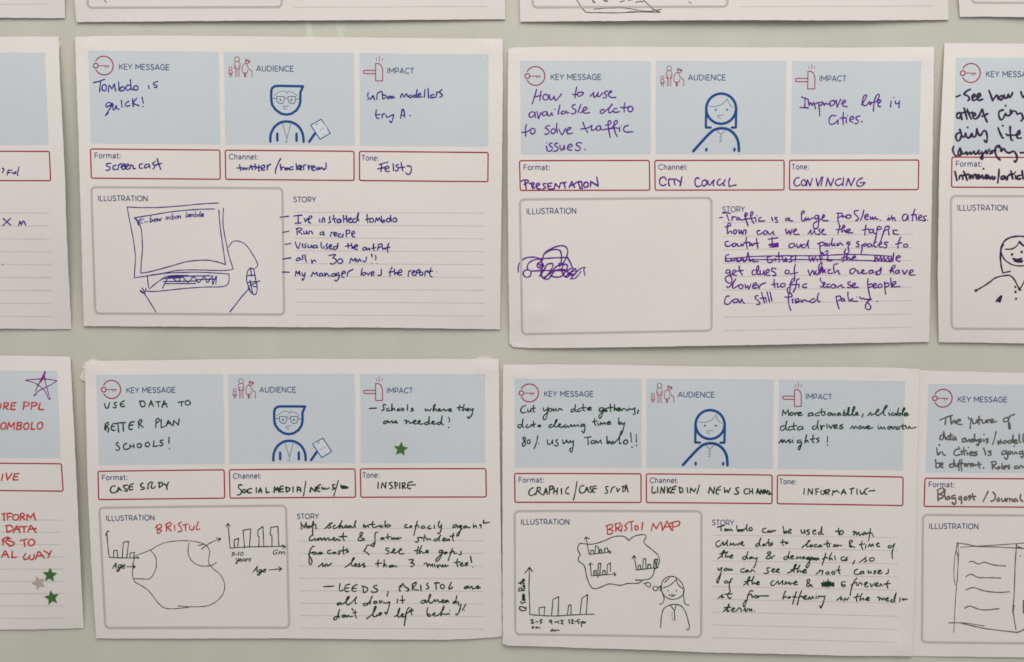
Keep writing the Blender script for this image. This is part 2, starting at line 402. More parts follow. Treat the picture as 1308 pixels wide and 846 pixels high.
        icon(sh, 'fine_outline', [([(462, 398), (500, 370), (540, 358), (574, 378), (574, 378), (578, 360), (578, 360), (620, 372), (655, 398)], 4.5),
            ([(482, 405), (547, 405), (545, 440), (530, 463), (505, 463), (484, 444), (482, 405)], 6.5, 's'),
            ([(576, 405), (642, 405), (640, 440), (625, 463), (600, 463), (580, 444), (576, 405)], 6.5, 's'),
            ([(547, 419), (576, 419)], 4.5, 's'), ([(448, 420), (482, 423)], 6, 's'), ([(642, 425), (670, 425)], 6, 's'),
            ('dot', 514, 433, 9), ('dot', 606, 433, 9), ([(585, 482), (538, 487), (538, 487), (545, 503), (566, 510)], 4.5),
            ([(528, 630), (564, 752), (564, 752), (598, 630)], 4.5, 's'), ([(564, 752), (564, 780), (545, 780)], 3.5, 's')], fg, M['avatarthin'], parent=o)

# ------------------------------------------------------------ handwriting: one stroke alphabet, many hands
def S(t): return [[tuple(float(c) for c in q.split(',')) for q in st.split()] for st in t.split('|')]
HW = {   # advance, strokes (the first one may be joined to the next letter); x height 1
 'a': (.9, '.78,.88 .78,.88 .5,1 .15,.72 .12,.28 .35,0 .65,.3 .8,.92 .8,.92 .76,.3 .95,.02'), 'b': (.85, '.18,2 .14,1 .12,.08 .12,.08 .16,.6 .42,.95 .72,.7 .66,.2 .38,0 .14,.12'),
 'c': (.75, '.66,.84 .66,.84 .42,1 .12,.65 .15,.18 .42,0 .75,.2'), 'd': (.95, '.75,.8 .75,.8 .45,1 .12,.6 .2,.1 .5,.08 .76,.6 .84,2 .84,2 .8,.8 .82,.2 .98,.02'),
 'e': (.75, '.1,.42 .42,.52 .64,.78 .4,1 .14,.7 .16,.2 .42,0 .75,.2'), 'f': (.6, '.8,1.75 .6,1.98 .42,1.6 .34,.6 .28,-.55|.05,.95 .62,1.02'),
 'g': (.88, '.76,.85 .76,.85 .42,1 .12,.62 .3,.12 .6,.35 .78,.92 .78,.92 .74,0 .6,-.75 .25,-.8 .2,-.45 .85,.1'), 'h': (.82, '.18,2 .14,1 .1,0 .1,0 .2,.6 .45,.95 .64,.72 .64,.2 .8,0'),
 'i': (.38, '.16,1 .14,.35 .28,0|.2,1.5 .23,1.44'), 'j': (.4, '.25,1 .25,-.4 .0,-.8|.28,1.5 .3,1.45'), 'k': (.75, '.18,2 .12,0 .12,0 .2,.4 .66,1 .66,1 .24,.45 .24,.45 .72,0'),
 'l': (.38, '.18,2 .13,.8 .16,.1 .34,0'), 'm': (1.25, '.1,1 .1,0 .1,0 .16,.6 .38,.95 .52,.7 .54,0 .54,0 .62,.6 .85,.95 1.02,.7 1.02,.2 1.18,0'),
 'n': (.85, '.1,1 .1,0 .1,0 .2,.65 .45,.95 .65,.7 .65,.2 .82,0'), 'o': (.82, '.48,1 .48,1 .14,.72 .16,.18 .45,0 .74,.35 .68,.86 .45,1 .8,.85'),
 'p': (.85, '.14,1 .1,-.9 .1,-.9 .14,.5 .4,1 .74,.75 .66,.2 .36,0 .16,.16'), 'q': (.85, '.75,.85 .75,.85 .42,1 .12,.6 .3,.1 .6,.35 .74,.95 .74,.95 .66,-.5 .6,-.95 .78,-.6'), 'r': (.6, '.1,1 .12,0 .12,0 .16,.6 .35,.95 .6,.88'),
 's': (.66, '.6,.9 .6,.9 .35,1 .14,.8 .36,.52 .56,.26 .34,0 .05,.1'), 't': (.55, '.28,1.65 .24,.5 .3,.06 .52,.05|.02,1.05 .58,1.12'),
 'u': (.88, '.1,1 .1,.3 .3,0 .6,.3 .7,1 .7,1 .68,.3 .86,0'), 'v': (.72, '.05,1 .3,.02 .3,.02 .68,1'), 'w': (1.1, '.05,1 .25,.02 .25,.02 .52,.8 .52,.8 .74,.02 .74,.02 1.02,1'),
 'x': (.72, '.05,1 .66,0|.66,1 .05,0'), 'y': (.82, '.1,1 .16,.4 .4,.15 .66,.5 .74,1 .74,1 .66,0 .42,-.8 .1,-.7'), 'z': (.7, '.05,1 .62,1 .05,0 .66,0'),
 '&': (.9, '.85,.0 .3,1 .5,1.35 .62,1 .1,.45 .2,0 .5,.0 .85,.55'), '.': (.3, '.12,.05 .16,.0'), ',': (.3, '.18,.1 .08,-.35'), "'": (.25, '.15,1.9 .1,1.5'),
 '!': (.35, '.2,1.8 .16,.6|.14,.05 .17,0'), '-': (.6, '.02,.5 .55,.56'), '/': (.6, '.62,1.9 .05,-.3'), '(': (.35, '.3,1.9 .08,1 .3,-.2'), '%': (1.1, '.3,1.2 .1,1 .3,.8 .45,1 .3,1.2|.9,1.7 .2,-.2|.9,.1 .93,.05'),
}
UP = {   # capitals and figures, height 1
 'A': (.75, '.02,0 .38,1 .38,1 .7,0|.12,.38 .62,.4'), 'B': (.66, '.1,1 .08,0|.02,.95 .4,1 .55,.8 .4,.58 .12,.52 .12,.52 .5,.45 .6,.22 .4,.02 .05,0'), 'C': (.66, '.62,.85 .4,1 .12,.7 .1,.3 .3,0 .66,.12'),
 'D': (.75, '.12,1 .1,0|.02,.96 .42,.92 .68,.6 .58,.2 .08,0'), 'E': (.6, '.55,1 .1,.95 .1,.95 .08,.04 .08,.04 .58,.06|.1,.52 .5,.55'), 'F': (.6, '.58,.98 .1,.95 .1,.95 .08,0|.1,.5 .48,.54'),
 'G': (.72, '.64,.85 .4,1 .1,.65 .14,.15 .4,0 .62,.25 .62,.42 .62,.42 .38,.4'), 'H': (.74, '.1,1 .06,0|.62,1 .64,0|.08,.5 .62,.52'), 'I': (.32, '.15,1 .14,0'), 'J': (.6, '.45,1 .46,.3 .3,0 .05,.12'),
 'K': (.68, '.1,1 .08,0|.6,1 .1,.45 .1,.45 .62,0'), 'L': (.56, '.12,1 .08,.06 .08,.06 .55,.04'), 'M': (.95, '.06,0 .12,1 .12,1 .44,.35 .44,.35 .78,1 .78,1 .86,0'), 'N': (.78, '.08,0 .1,1 .1,1 .62,.04 .62,.04 .66,1'),
 'O': (.8, '.42,1 .12,.72 .14,.2 .42,0 .7,.3 .66,.8 .42,1'), 'P': (.64, '.12,1 .1,0|.04,.95 .42,1 .6,.78 .42,.52 .12,.46'), 'R': (.68, '.1,1 .08,0|.04,.95 .42,1 .56,.78 .38,.54 .12,.48 .12,.48 .62,0'),
 'S': (.6, '.54,.9 .32,1 .1,.8 .3,.55 .52,.28 .32,0 .04,.08'), 'T': (.66, '.36,.98 .33,0|.02,.95 .64,1'), 'U': (.72, '.1,1 .1,.3 .32,0 .58,.25 .62,1'), 'V': (.7, '.05,1 .32,.02 .32,.02 .66,1'),
 'W': (1.0, '.05,1 .2,.04 .2,.04 .46,.75 .46,.75 .68,.04 .68,.04 .95,1'), 'X': (.7, '.05,1 .64,0|.64,1 .05,0'), 'Y': (.68, '.04,1 .32,.5|.66,1 .2,0'),
 '0': (.66, '.35,1 .1,.7 .12,.2 .35,0 .58,.3 .55,.8 .35,1'), '1': (.3, '.05,.8 .16,1 .16,1 .14,0'), '2': (.6, '.08,.8 .3,1 .5,.75 .08,.02 .08,.02 .58,.05'), '3': (.6, '.06,.95 .5,.98 .25,.58 .25,.58 .55,.4 .4,.02 .04,.08'),
 '5': (.6, '.55,1 .14,.95 .14,.95 .1,.55 .45,.5 .5,.15 .05,0'), '8': (.6, '.48,.9 .25,1 .12,.75 .48,.3 .3,0 .1,.2 .5,.8 .48,.9'), '9': (.6, '.5,.85 .25,1 .1,.72 .3,.55 .5,.85 .4,0'), '£': (.6, '.6,.9 .3,1 .2,.6 .2,.1 .6,.0|.05,.5 .45,.5'),
 'Ŧ': (.66, '.3,.98 .28,0|.02,.95 .62,1'),
}
IS = {'I': (.6, '.3,1 .28,0|.02,.98 .58,1|.02,0 .6,.03')}      # serifed capital I
HW = {k: (a, S(t)) for k, (a, t) in HW.items()}; UP = {k: (a, S(t)) for k, (a, t) in UP.items()}; IS = {k: (a, S(t)) for k, (a, t) in IS.items()}
HANDS = {  # ink, width px, slant, join lower case, wobble, capital ratio
 'blue':   ('blue', 1.5, 0.12, 0.45, 0.05, 1.7),  'purple': ('purple', 1.55, 0.2, 0.9, 0.06, 1.7),
 'caps_p': ('purple', 1.6, 0.15, 0, 0.05, 1.7),   'black': ('black', 2.75, -0.12, 0.85, 0.06, 1.6),
 'gcaps':  ('green', 1.4, 0.12, 0, 0.06, 1.6),    'green': ('green', 1.3, 0.28, 0.92, 0.07, 1.7),
 'red':    ('red', 1.9, 0.12, 0, 0.04, 1.6),      'grey': ('grey', 2.0, 0.05, 0.75, 0.06, 1.6),
 'redthin': ('red', 1.45, 0.1, 0, 0.06, 1.6),     'tiny': ('green', 1.05, 0.15, 0.5, 0.05, 1.5), 'bluetiny': ('blue', 1.0, 0.1, 0.8, 0.08, 1.5),
}
def write(sh, text, x0, x1, bl, xh, hand, dy=0.0, ang=0.0, name='handwritten_word'):
    ink_m, w, slant, join, wob, cr = HANDS[hand]
    allcap = not any(c.islower() for c in text); x = 0; strokes = []; cur = None
    for ci, ch in enumerate(text):
        low = ch in HW
        if low: adv, ss = HW[ch]; ky = 1.0 if not (allcap and ch in "!,.-/'(") else 0.6
        else:
            src = IS if (ch == 'I' and not allcap) else UP
            adv, ss = src[ch]; ky = 1.0 if allcap else cr
        kx = 1.0 if low else (1.0 if allcap else 1.25)
        if allcap and low: kx = 0.7
        jy = random.uniform(-wob, wob); jh = 1+random.uniform(-wob, wob)*1.6
        tr = lambda q: [((x + a*kx) + random.uniform(-.02, .02), b*ky*jh + jy + random.uniform(-.02, .02)) for a, b in q]
        for k, q in enumerate(ss):
            q2 = tr(q)
            for i in range(1, len(q)):
                if q[i] == q[i-1]: q2[i] = q2[i-1]
            if k == 0 and cur is not None and low and ch.isalpha() and random.random() < join and q[0][1] <= 1.2 and cur[-1][1] < 1.1:
                cur.extend(q2)
            else:
                strokes.append(q2)
                if k == 0: cur = q2
            if k == 0:
                if not low or not ch.isalpha(): cur = None
                elif strokes and cur is not strokes[-1] and q2 is strokes[-1]: cur = q2
        x += adv*kx + (0.12 if allcap else 0.1)*(1+random.uniform(-.5, .5))
    strokes = [[(a+slant*b, b) for a, b in q] for q in strokes]
    mn = min(a for q in strokes for a, b in q); mxx = max(a for q in strokes for a, b in q)
    Wd = (x1-x0); sx = Wd/max(mxx-mn, .1) if len(text) > 1 or text in '-&' else min(Wd/max(mxx-mn, .1), xh*1.5)
    ink = Ink(sh); ca, sa = math.cos(ang), math.sin(ang)
    lw = w
    for q in strokes:
        pts = []
        for a, b in q:
            px = (a-mn)*sx; py = -b*xh + dy*((a-mn)*sx/max(Wd, .1))
            pts.append((x0+px*ca-py*sa, bl+px*sa+py*ca))
        ink.stroke(smooth(pts, 0.9), lw*random.uniform(.92, 1.08), 0.12)
    return ink.build(name, M[ink_m])

FR = {'0': (0, 0, 1), 'A': (95, 40, 4.571), 'B': (365, 40, 4.571), 'C': (95, 220, 4.129), 'D': (365, 220, 4.129), 'E': (645, 50, 4.571), 'F': (915, 60, 4.571),
      'G': (645, 240, 4.129), 'H': (915, 250, 4.339), 'I': (1180, 50, 9.953), 'J': (1180, 130, 9.953), 'K': (1180, 190, 9.953), 'L': (1180, 270, 4.7),
      'M': (100, 450, 4.571), 'N': (370, 450, 4.571), 'O': (110, 630, 4.339), 'P': (370, 640, 4.339), 'Q': (640, 460, 4.571), 'R': (900, 460, 4.571),
      'S': (640, 640, 4.339), 'T': (900, 640, 4.107), 'U': (1160, 460, 8.459), 'V': (1160, 550, 8.459), 'W': (1160, 640, 4.108), 'X': (0, 450, 9.838),
      'Y': (0, 530, 4.23), 'Z': (0, 700, 5.795), 'a': (0, 180, 9.193), 'b': (0, 230, 3.527), 'e1': (660, 105, 7.694), 'e2': (1010, 115, 6.767), 'e3': (915, 262, 9.343), 'e4': (1050, 262, 9.343), 'e5': (915, 335, 9.343), 'e6': (1050, 335, 9.343),
      'e7': (110, 95, 6.508), 'e8': (290, 195, 9.343), 'e9': (460, 105, 6.767), 'f1': (370, 268, 9.2), 'f2': (460, 268, 9.2), 'f3': (655, 218, 9.02), 'f4': (830, 215, 10.06),
      'g1': (380, 655, 9.954), 'g2': (500, 655, 9.954), 'g3': (405, 735, 10.9), 'g4': (510, 735, 10.9), 'g5': (910, 665, 10.06), 'g6': (1030, 665, 9.689),
      'g7': (910, 718, 10.06), 'g8': (1030, 718, 9.689), 'h1': (130, 605, 8.175), 'h2': (295, 605, 8.175), 'h3': (460, 510, 6.506), 'h4': (665, 610, 8.175),
      'h5': (825, 610, 7.694), 'h6': (1015, 610, 10.9), 'h7': (655, 740, 9.689), 'h8': (0, 650, 11.275), 'f5': (655, 510, 7.694), 'f6': (990, 515, 6.884), 'f7': (125, 505, 9.343), 'c': (90, 0, 4.36), 'd': (660, 0, 4.36)}
def words(sh, fr, hand, spec):
    ox, oy, s = FR[fr]
    for item in spec.split(';'):
        p = item.split()
        if not p: continue
        x0, x1, bl, xh = (float(v) for v in p[1:5]); dy = float(p[5]) if len(p) > 5 else 0
        write(sh, p[0], ox+x0/s, ox+x1/s, oy+bl/s, xh/s, hand, dy/s)
def trace(sh, fr, name, m, w, spec, sharp=False, parent=None):
    """spec: strokes 'x,y x,y ...' split by | in that close-up's pixels; 'o x,y,r' is a dot; a leading * makes straight segments; # fills"""
    ox, oy, s = FR[fr]; ink = Ink(sh)
    for st in spec.split('|'):
        st = st.strip()
        if not st: continue
        if st[0] == 'o':
            x, y, r = (float(v) for v in st[1:].strip().split(',')); ink.dot(ox+x/s, oy+y/s, r/s); continue
        kind = ''
        if st[0] in '*#': kind = st[0]; st = st[1:]
        ww = w
        if st.startswith('w'): a, st = st.split(' ', 1); ww = float(a[1:])
        pts = []
        for a in st.split():
            q = (ox+float(a.rstrip('!').split(',')[0])/s, oy+float(a.rstrip('!').split(',')[1])/s); pts.append(q)
            if a[-1] == '!': pts.append(q)
        if kind == '#': ink.fill(pts); continue
        q = straight(pts, 2.0) if (kind == '*' or sharp) else smooth(pts, 1.1)
        q = [(x+random.uniform(-.06, .06), y+random.uniform(-.06, .06)) for x, y in q]
        ink.stroke(q, ww, 0.12)
    return ink.build(name, M[m], parent)

def twords(sh, fr, m, w, spec):
    """hand-traced words, one object each; a ! after a point makes a corner"""
    for wd in spec.split(';'):
        if wd.strip(): trace(sh, fr, 'handwritten_word', m, w, wd)

# ============================================================ THE SHEETS
# ---- top row: only the lower margins are in view
s0 = Sheet('blank bottom margin of a white worksheet, one ruled line, in the top left corner', [(-462, -350), (78, -350)], [(78, -350), (83.3, 23.4)],
    [(-458, 25), (-60, 23), (0, 22.8), (50, 23.2), (83.3, 23.4)], [(-462, -350), (-458, 25)],
    [(0, (-455, -325), (57, -325)), (118, (-453, -208), (59, -208)), (174.5, (-452, -150), (60, -151)), (336, (-448, 6), (64.5, 5))], (1.2, 1, 4.2, 0, 1.0, 1.0))
template(s0)
s1 = Sheet('cut off white worksheet above the blue ink sheet, empty rounded frame with tiny pen tick', [(92, -350), (640, -350)], [(640, -350), (645.5, 24.8)],
    [(97.8, 28.3), (200, 27.6), (300, 26.6), (400, 26.2), (520, 25.6), (645.5, 24.8)], [(92, -350), (95, 0), (97.8, 28.3)],
    [(0, (109, -325), (622, -325)), (118, (109, -206), (623, -207)), (174.5, (110, -150), (624, -150)), (336, (112, 10), (626, 8))], (1.3, 3.6, 2.5, 0, 1.4, 1.0))
template(s1)
trace(s1, 'c', 'pen_tick', 'black', 1.1, '186,-20 190,2 200,13')
s2 = Sheet('cut off white worksheet at the top with a dark pen drawn tray crossing its frame', [(661, -350), (1206, -350)], [(1206, -350), (1211.5, 25.6)],
    [(664.8, 28), (760, 27.2), (860, 26.2), (960, 26), (1080, 26.5), (1211.5, 25.8)], [(661, -350), (664, 0), (664.8, 28)],
    [(0, (676, -325), (1189, -325)), (118, (677, -206), (1191, -207)), (174.5, (678, -150), (1193, -150)), (336, (680.5, 9.5), (1196, 7.2))], (1.3, 2.2, 3.2, 0, 2.6, 1.0))
template(s2)
trace(s2, 'd', 'drawn_tray', 'grey', 1.25, '*318,-30 335,0 360,40|360,40 380,64 400,70 470,71 560,72 690,67 800,69|*w1.3 800,69 760,52 712,6 690,-14|w.9 430,52 500,46 600,45 660,54 730,63 808,52|w1.0 620,66 700,66 780,68')
for mk in ('w2 423,-6 428,12 436,14', 'w2 486,-6 490,5 506,6', 'w1.3 575,11 600,5', 'w1.3 662,14 688,9 704,12', 'w1.2 620,2 650,-2', 'w1.0 957,11 972,18'):
    trace(s2, 'd', 'dark_pen_mark', 'grey', 2.0, mk)
s3 = Sheet('corner of a blank white worksheet with grey frame edge in the top right corner', [(1222, -350), (1768, -350)], [(1768, -350), (1772, 24)],
    [(1226.3, 21.7), (1260, 21.4), (1308, 22), (1772, 24)], [(1222, -350), (1224.5, 0), (1226.3, 21.7)],
    [(0, (1237, -325), (1750, -325)), (118, (1238, -206), (1751, -207)), (174.5, (1239, -152), (1752, -152)), (336, (1241.5, 3.6), (1756, 5))], (1.3, 3.4, 1, 0, 1.4, 1.0))
template(s3)

# ---- middle row
s4 = Sheet('white worksheet at the left edge with the letters Ful in blue ink', [(-470, 45), (0, 47), (40, 46.8), (74.8, 47)],
    [(74.8, 47), (76.6, 100), (80.8, 180), (83, 230), (84.4, 280), (87.5, 350), (91.4, 420.8)], [(-455, 419), (0, 420), (50, 420.4), (91.4, 420.8)], [(-470, 45), (-455, 419)],
    [(0, (-456, 65), (57.3, 67.3)), (118, (-450, 184), (62.3, 185.7)), (126, (-449, 192), (63, 193.6)), (163.5, (-447, 230), (64.7, 231)), (174.5, (-446, 241), (65.3, 241.6)), (336, (-440, 402), (71.8, 404))],
    (1.1, 1, 8.5, .3, .9, 1.0))
template(s4)
words(s4, 'a', 'blue', 'F 84 142 402 60;l 203 236 405 50')
trace(s4, 'a', 'handwritten_letters', 'blue', 1.7, '-40,370 -5,345 -25,320 -50,340 -45,372 -10,385|28,322 44,330 42,350 26,374|146,372 158,388 184,362 182,385')
trace(s4, 'b', 'handwritten_letters', 'blue', 1.6, '48,172 30,190 12,206|14,174 28,186 48,204|84,205 90,186 96,202 103,186 110,190 116,204|o 12,380,3')

s5 = Sheet('white worksheet in blue ink with a drawn computer screen and mouse', [(95.8, 47.5), (130, 45.8), (220, 45.6), (330, 46.6), (450, 48), (560, 49), (642.4, 49.6)],
    [(642.4, 49.6), (642, 130), (641, 230), (639.8, 330), (638.8, 421)], [(107, 416.8), (200, 417.2), (330, 417.8), (480, 418.6), (560, 419.6), (638.8, 421)],
    [(95.8, 47.5), (97, 90), (100.5, 180), (103.5, 290), (107, 416.8)],
    [(0, (112.6, 64.6), (624, 69.6)), (118, (116, 183.3), (623.6, 187.6)), (126, (115.6, 190.4), (623.5, 195)), (163.5, (116.6, 227.7), (623.2, 232.2)), (174.5, (116.6, 239.2), (622.6, 242)), (336, (121.6, 400.6), (622, 403.4))],
    (1.2, 6.2, 4.0, .6, 1.3, 1.4), ((626, 62, .7), (112, 58, .5), (600, 405, .4)))
template(s5, 'man')
twords(s5, 'e7', 'blue', 1.71, '62,70 110,58 155,42|120,60 112,145|155,85 135,95 135,130 160,135 170,105 155,85|185,145 190,90! 215,120! 235,80! 245,140|270,65 275,135! 290,110 315,105 315,130 285,140|370,95 345,90 330,115 345,135 370,120|368,45 375,120 385,130|420,95 400,100 395,125 425,130 430,105 415,95;518,95 525,120|595,60 565,70 560,85 588,95 585,110 565,108;222,245 185,235 165,255 172,272 222,245! 195,290 162,343 184,318|225,255 222,290 235,295 250,260! 255,285 275,290|292,218 300,275|355,225 330,240 330,265 365,260|385,205 392,270|420,200 385,240! 440,262|465,190 475,240|o 473,270,6;205,740 170,745 172,762 200,775 190,795 165,798|250,755 225,765 225,790 255,790|265,795 270,755! 290,742|290,775 325,755 310,745 292,770 305,790 325,785|325,780 355,755 345,745 325,770 340,790 360,785|365,785 370,755 390,765 392,785 412,782;470,745 445,750 445,780 470,780|515,745 490,755 490,780 525,760 525,750! 530,780|575,725 552,742 572,765 555,787|590,700 605,750 620,790|575,755 630,740')
twords(s5, 'e8', 'blue', 1.71, '150,145 155,180 165,215|118,185 150,184 185,180! 190,205 215,180 225,205 250,180|262,205 285,150! 305,205|335,135 332,170 338,205|290,170 350,165|380,150 375,190 385,225|350,182 410,170|405,195 450,175 440,150 410,165 415,210 450,205|480,150 480,205! 490,160 520,138;640,70 600,150 578,215 582,252;635,140 645,210! 660,175 685,180 690,205|718,182 695,195 712,208 730,185! 745,205|790,170 755,175 755,205 790,200|825,130 830,210|865,150 830,180! 870,205|865,195 895,170 880,155 868,180 890,210|915,205 915,150! 940,145|965,150 975,205! 985,160 1008,165|1005,190 1045,170 1030,155 1010,175 1020,210 1050,210|1060,175 1075,205 1095,175! 1105,200 1130,172|1180,125 1182,180 1155,200 1135,185')
twords(s5, 'e9', 'blue', 1.71, '70,90 66,125 85,148 112,115! 125,155|145,150 145,108! 158,90 188,82|192,92 195,145! 222,135 222,115 198,112|o 66,152,5|262,120 238,128 245,145 268,122! 272,142|278,142 284,122! 300,138;350,135 362,100 380,130! 400,100! 415,130|440,110 422,122 435,136 455,118|480,110 460,118 465,132 482,122 492,65! 486,130 502,125|502,118 525,105 515,95 500,112 510,130 538,125|560,65 555,130|587,55 592,140|640,108 612,115 612,135 645,130|655,132 665,85! 690,88|708,65 688,85 712,115 688,130;140,240 135,290 150,315 165,310|135,285 175,280|190,310 195,280 215,275|225,285 230,305 250,300! 275,285 290,282! 282,320 270,350 255,335;350,315 362,240! 372,235 382,265 386,305|352,285 382,290|o 433,290,7;165,712 240,692|185,712 180,775|152,750 215,738|215,755 250,740 235,725 215,745 225,772 255,770|285,705 290,765|332,712 310,722 330,745 318,768 303,765|355,695 360,735 370,768|335,740 385,735|405,725 440,732 438,780 415,798 393,782')
twords(s5, 'f1', 'blue', 1.65, '45,75 95,68 145,65|100,75 100,155|65,160 135,155|170,100 185,142! 207,102|212,120 262,88 245,72 225,92 225,150 247,155;350,110 355,150|380,150 388,95! 408,105 412,150|474,80 466,110 482,140 455,155|515,60 520,110 535,155|500,110 545,105|585,110 560,120 562,150 592,145 597,110! 605,150|630,65 635,150|632,112 668,106|665,70 675,150|690,130 725,110 715,95 690,115 700,150 735,145|775,100 745,115 745,145 785,140 810,35! 792,90 815,130;85,230 90,295|75,225 125,215 145,230 105,255! 150,290|165,255 170,285 190,280 200,250! 210,285|225,285 232,252! 255,255 270,285;395,260 360,270 360,295 395,285 400,265! 405,305;480,315 488,265! 515,268|520,295 555,280 540,265 520,285 530,310 560,305|600,285 575,290 575,315 610,320 630,285! 625,320|665,240 665,320|665,245 700,240 705,270 670,285|725,290 765,275 750,250 730,275 740,315 765,320;65,380 85,440 105,455! 125,390|150,400 155,445|190,398 178,415 192,440 172,448|215,410 220,445 245,440 255,415! 260,445|305,415 275,425 280,450 315,440 320,420! 328,450|372,385 368,430 385,455|400,430 405,455|442,400 430,425 448,450 425,465|465,440 495,425 480,410 465,430 475,460 500,460|545,430 515,440 515,465 550,460 568,395! 562,450;685,395 690,455|655,430 715,420|725,395 735,460! 745,435 757,455|762,445 800,425 785,410 762,430 770,465 800,465;115,565 80,575 80,600 115,590 120,565! 130,590|155,530 150,590|180,530 188,590 200,615;256,588 262,630! 285,592 310,612;460,540 510,530 540,530 505,565! 545,585 545,615 505,640 478,630|600,575 570,590 570,625 605,630 625,600 600,575;705,625 722,570! 745,602! 768,570! 775,612|790,578 795,612|808,612 818,578! 842,606|902,555 898,590 885,615 862,600;65,780 75,720! 95,755! 115,720! 120,770|145,745 152,775 180,760! 182,740! 170,800 152,832 148,810;255,785 275,735! 295,760! 320,735! 325,775|372,745 345,760 350,780 385,770 385,750! 392,780|412,742 415,785! 435,748 458,775 475,782|522,750 495,760 500,785 530,775 535,750! 542,782|582,740 552,750 552,770 585,765! 575,810 545,840 528,825|610,755 655,740 640,720 615,740 615,790 640,795|675,778 690,730 745,700')
twords(s5, 'f2', 'blue', 1.65, '82,55 82,110 92,155|65,120 115,100|140,100 115,115 120,145 155,140 155,110 140,100|175,150 190,95! 205,130! 225,95! 240,135|248,75 255,140! 285,120 285,145 255,148|345,98 315,110 315,140 345,140 352,110|358,65 362,110 368,140|410,95 388,110 392,140 425,138 430,110 410,95;62,440 35,450 35,475 65,468 68,445|75,450 85,472 108,450! 115,475|160,400 155,440 165,485|135,455 185,445|205,475 215,410! 245,400 260,420 215,450|262,440 267,467 290,450! 300,468|335,395 320,450 328,500|302,450 350,440;135,520 140,558|175,540 186,552 182,590|o 138,632,7|o 198,634,7;25,690 15,740 12,775|50,735 30,750 35,770 60,765 60,745 50,735|75,740 95,770! 115,735|130,755 165,740 150,725 130,745 135,772 165,768|248,700 250,750 240,772 205,770;375,675 355,720 350,780|338,735 400,725|402,698 405,765! 425,735 442,762|445,745 490,730 480,702 450,730 455,768 490,765;565,785 570,725! 600,715|610,745 645,730 630,715 610,740 620,770 645,770|655,775 665,718! 695,705 700,730 665,745|720,730 700,745 705,770 735,765 735,740 720,730|760,780 765,725! 795,715|835,685 815,740 830,785 848,785|790,735 855,720|o 905,732,6')
trace(s5, 'C', 'drawn_monitor', 'blue', 1.2, '*278,184 292,260 310,350 323,440 316,557|316,557 450,538 540,519 640,516 760,519 815,517 838,510|838,510 818,450 797,355 784,270 786,190|278,184 360,187 450,186 560,178 680,167 762,163|740,194 640,197 520,208 420,224 315,241|315,241 334,262 352,300 359,400 353,470 350,532|350,532 400,525 500,498 590,473 680,464 740,470 797,487|797,487 787,420 774,330 766,260 762,198|328,245 338,280')
trace(s5, 'C', 'drawn_keyboard', 'blue', 1.25, '385,545 388,580 391,610|375,626 420,630 500,622 600,612 700,606 770,605 805,595 816,570 814,536|404,542 500,532 650,528 815,537|395,616 450,572 500,548 600,545|465,612 500,553 545,577 568,553 600,580 628,553 655,582 685,552 702,582 728,546 730,592 748,548 746,590|*480,588 640,587|*470,577 650,574|*460,562 560,556|*480,552 715,546|*640,566 750,564')
trace(s5, 'C', 'drawn_hand', 'blue', 1.25, '*372,645 395,680 430,738|*348,622 374,645|*358,610 372,640|*378,612 370,645|*346,628 362,640')
trace(s5, 'C', 'drawn_mouse', 'blue', 1.35, 'w1.15 812,396 832,370 858,363 900,380 938,430 962,474 966,494 945,514|914,522 928,506 946,516 955,560 964,610 958,642 940,642 922,612 908,566 914,522|*914,546 950,543|*930,508 934,550|*916,582 956,576|*978,573 925,598|*940,600 958,606|*926,570 940,636|*w1.35 916,620 880,660 820,738|916,612 936,640')
words(s5, 'C', 'bluetiny', '£- 333 388 270 24;bew 398 460 265 17 -8;mibon 482 562 252 15 -8;lambda 588 682 238 15 -4')
trace(s5, 'C', 'list_dash', 'blue', 1.6, '1085,238 1130,233|1098,318 1132,312|1112,381 1142,377|1098,459 1142,452|1095,527 1134,528')

s6 = Sheet('white worksheet in purple ink about traffic issues with a scribbled car', [(649, 63), (655, 61), (700, 59.7), (800, 59.8), (950, 60.6), (1080, 61), (1193.4, 59.8)],
    [(1193.4, 59.8), (1192, 140), (1191, 215), (1190, 275), (1188.4, 360), (1187, 437)], [(650.8, 438.5), (651.8, 441.2), (653.8, 442.9), (657, 443.8), (680, 444.8), (740, 444.6), (860, 442.6), (980, 440.6), (1090, 438.4), (1187, 437)],
    [(649, 63), (648.4, 140), (648.6, 240), (649.4, 340), (650.8, 438.5)],
    [(0, (664.2, 77.8), (1177, 78.4)), (118, (665.3, 197.8), (1174, 197)), (126, (663.6, 205.4), (1173.6, 204.6), 0), (163.5, (664.6, 243.4), (1173, 242.4)), (174.5, (664.2, 255), (1171, 250.4)), (336, (667, 427), (1168.6, 417.6))],
    (1.3, 3.8, 5.0, .6, 1.9, 1.4), ((662, 70, .6), (1182, 72, .6), (690, 400, .7), (664, 432, -.5)))
template(s6, 'woman')
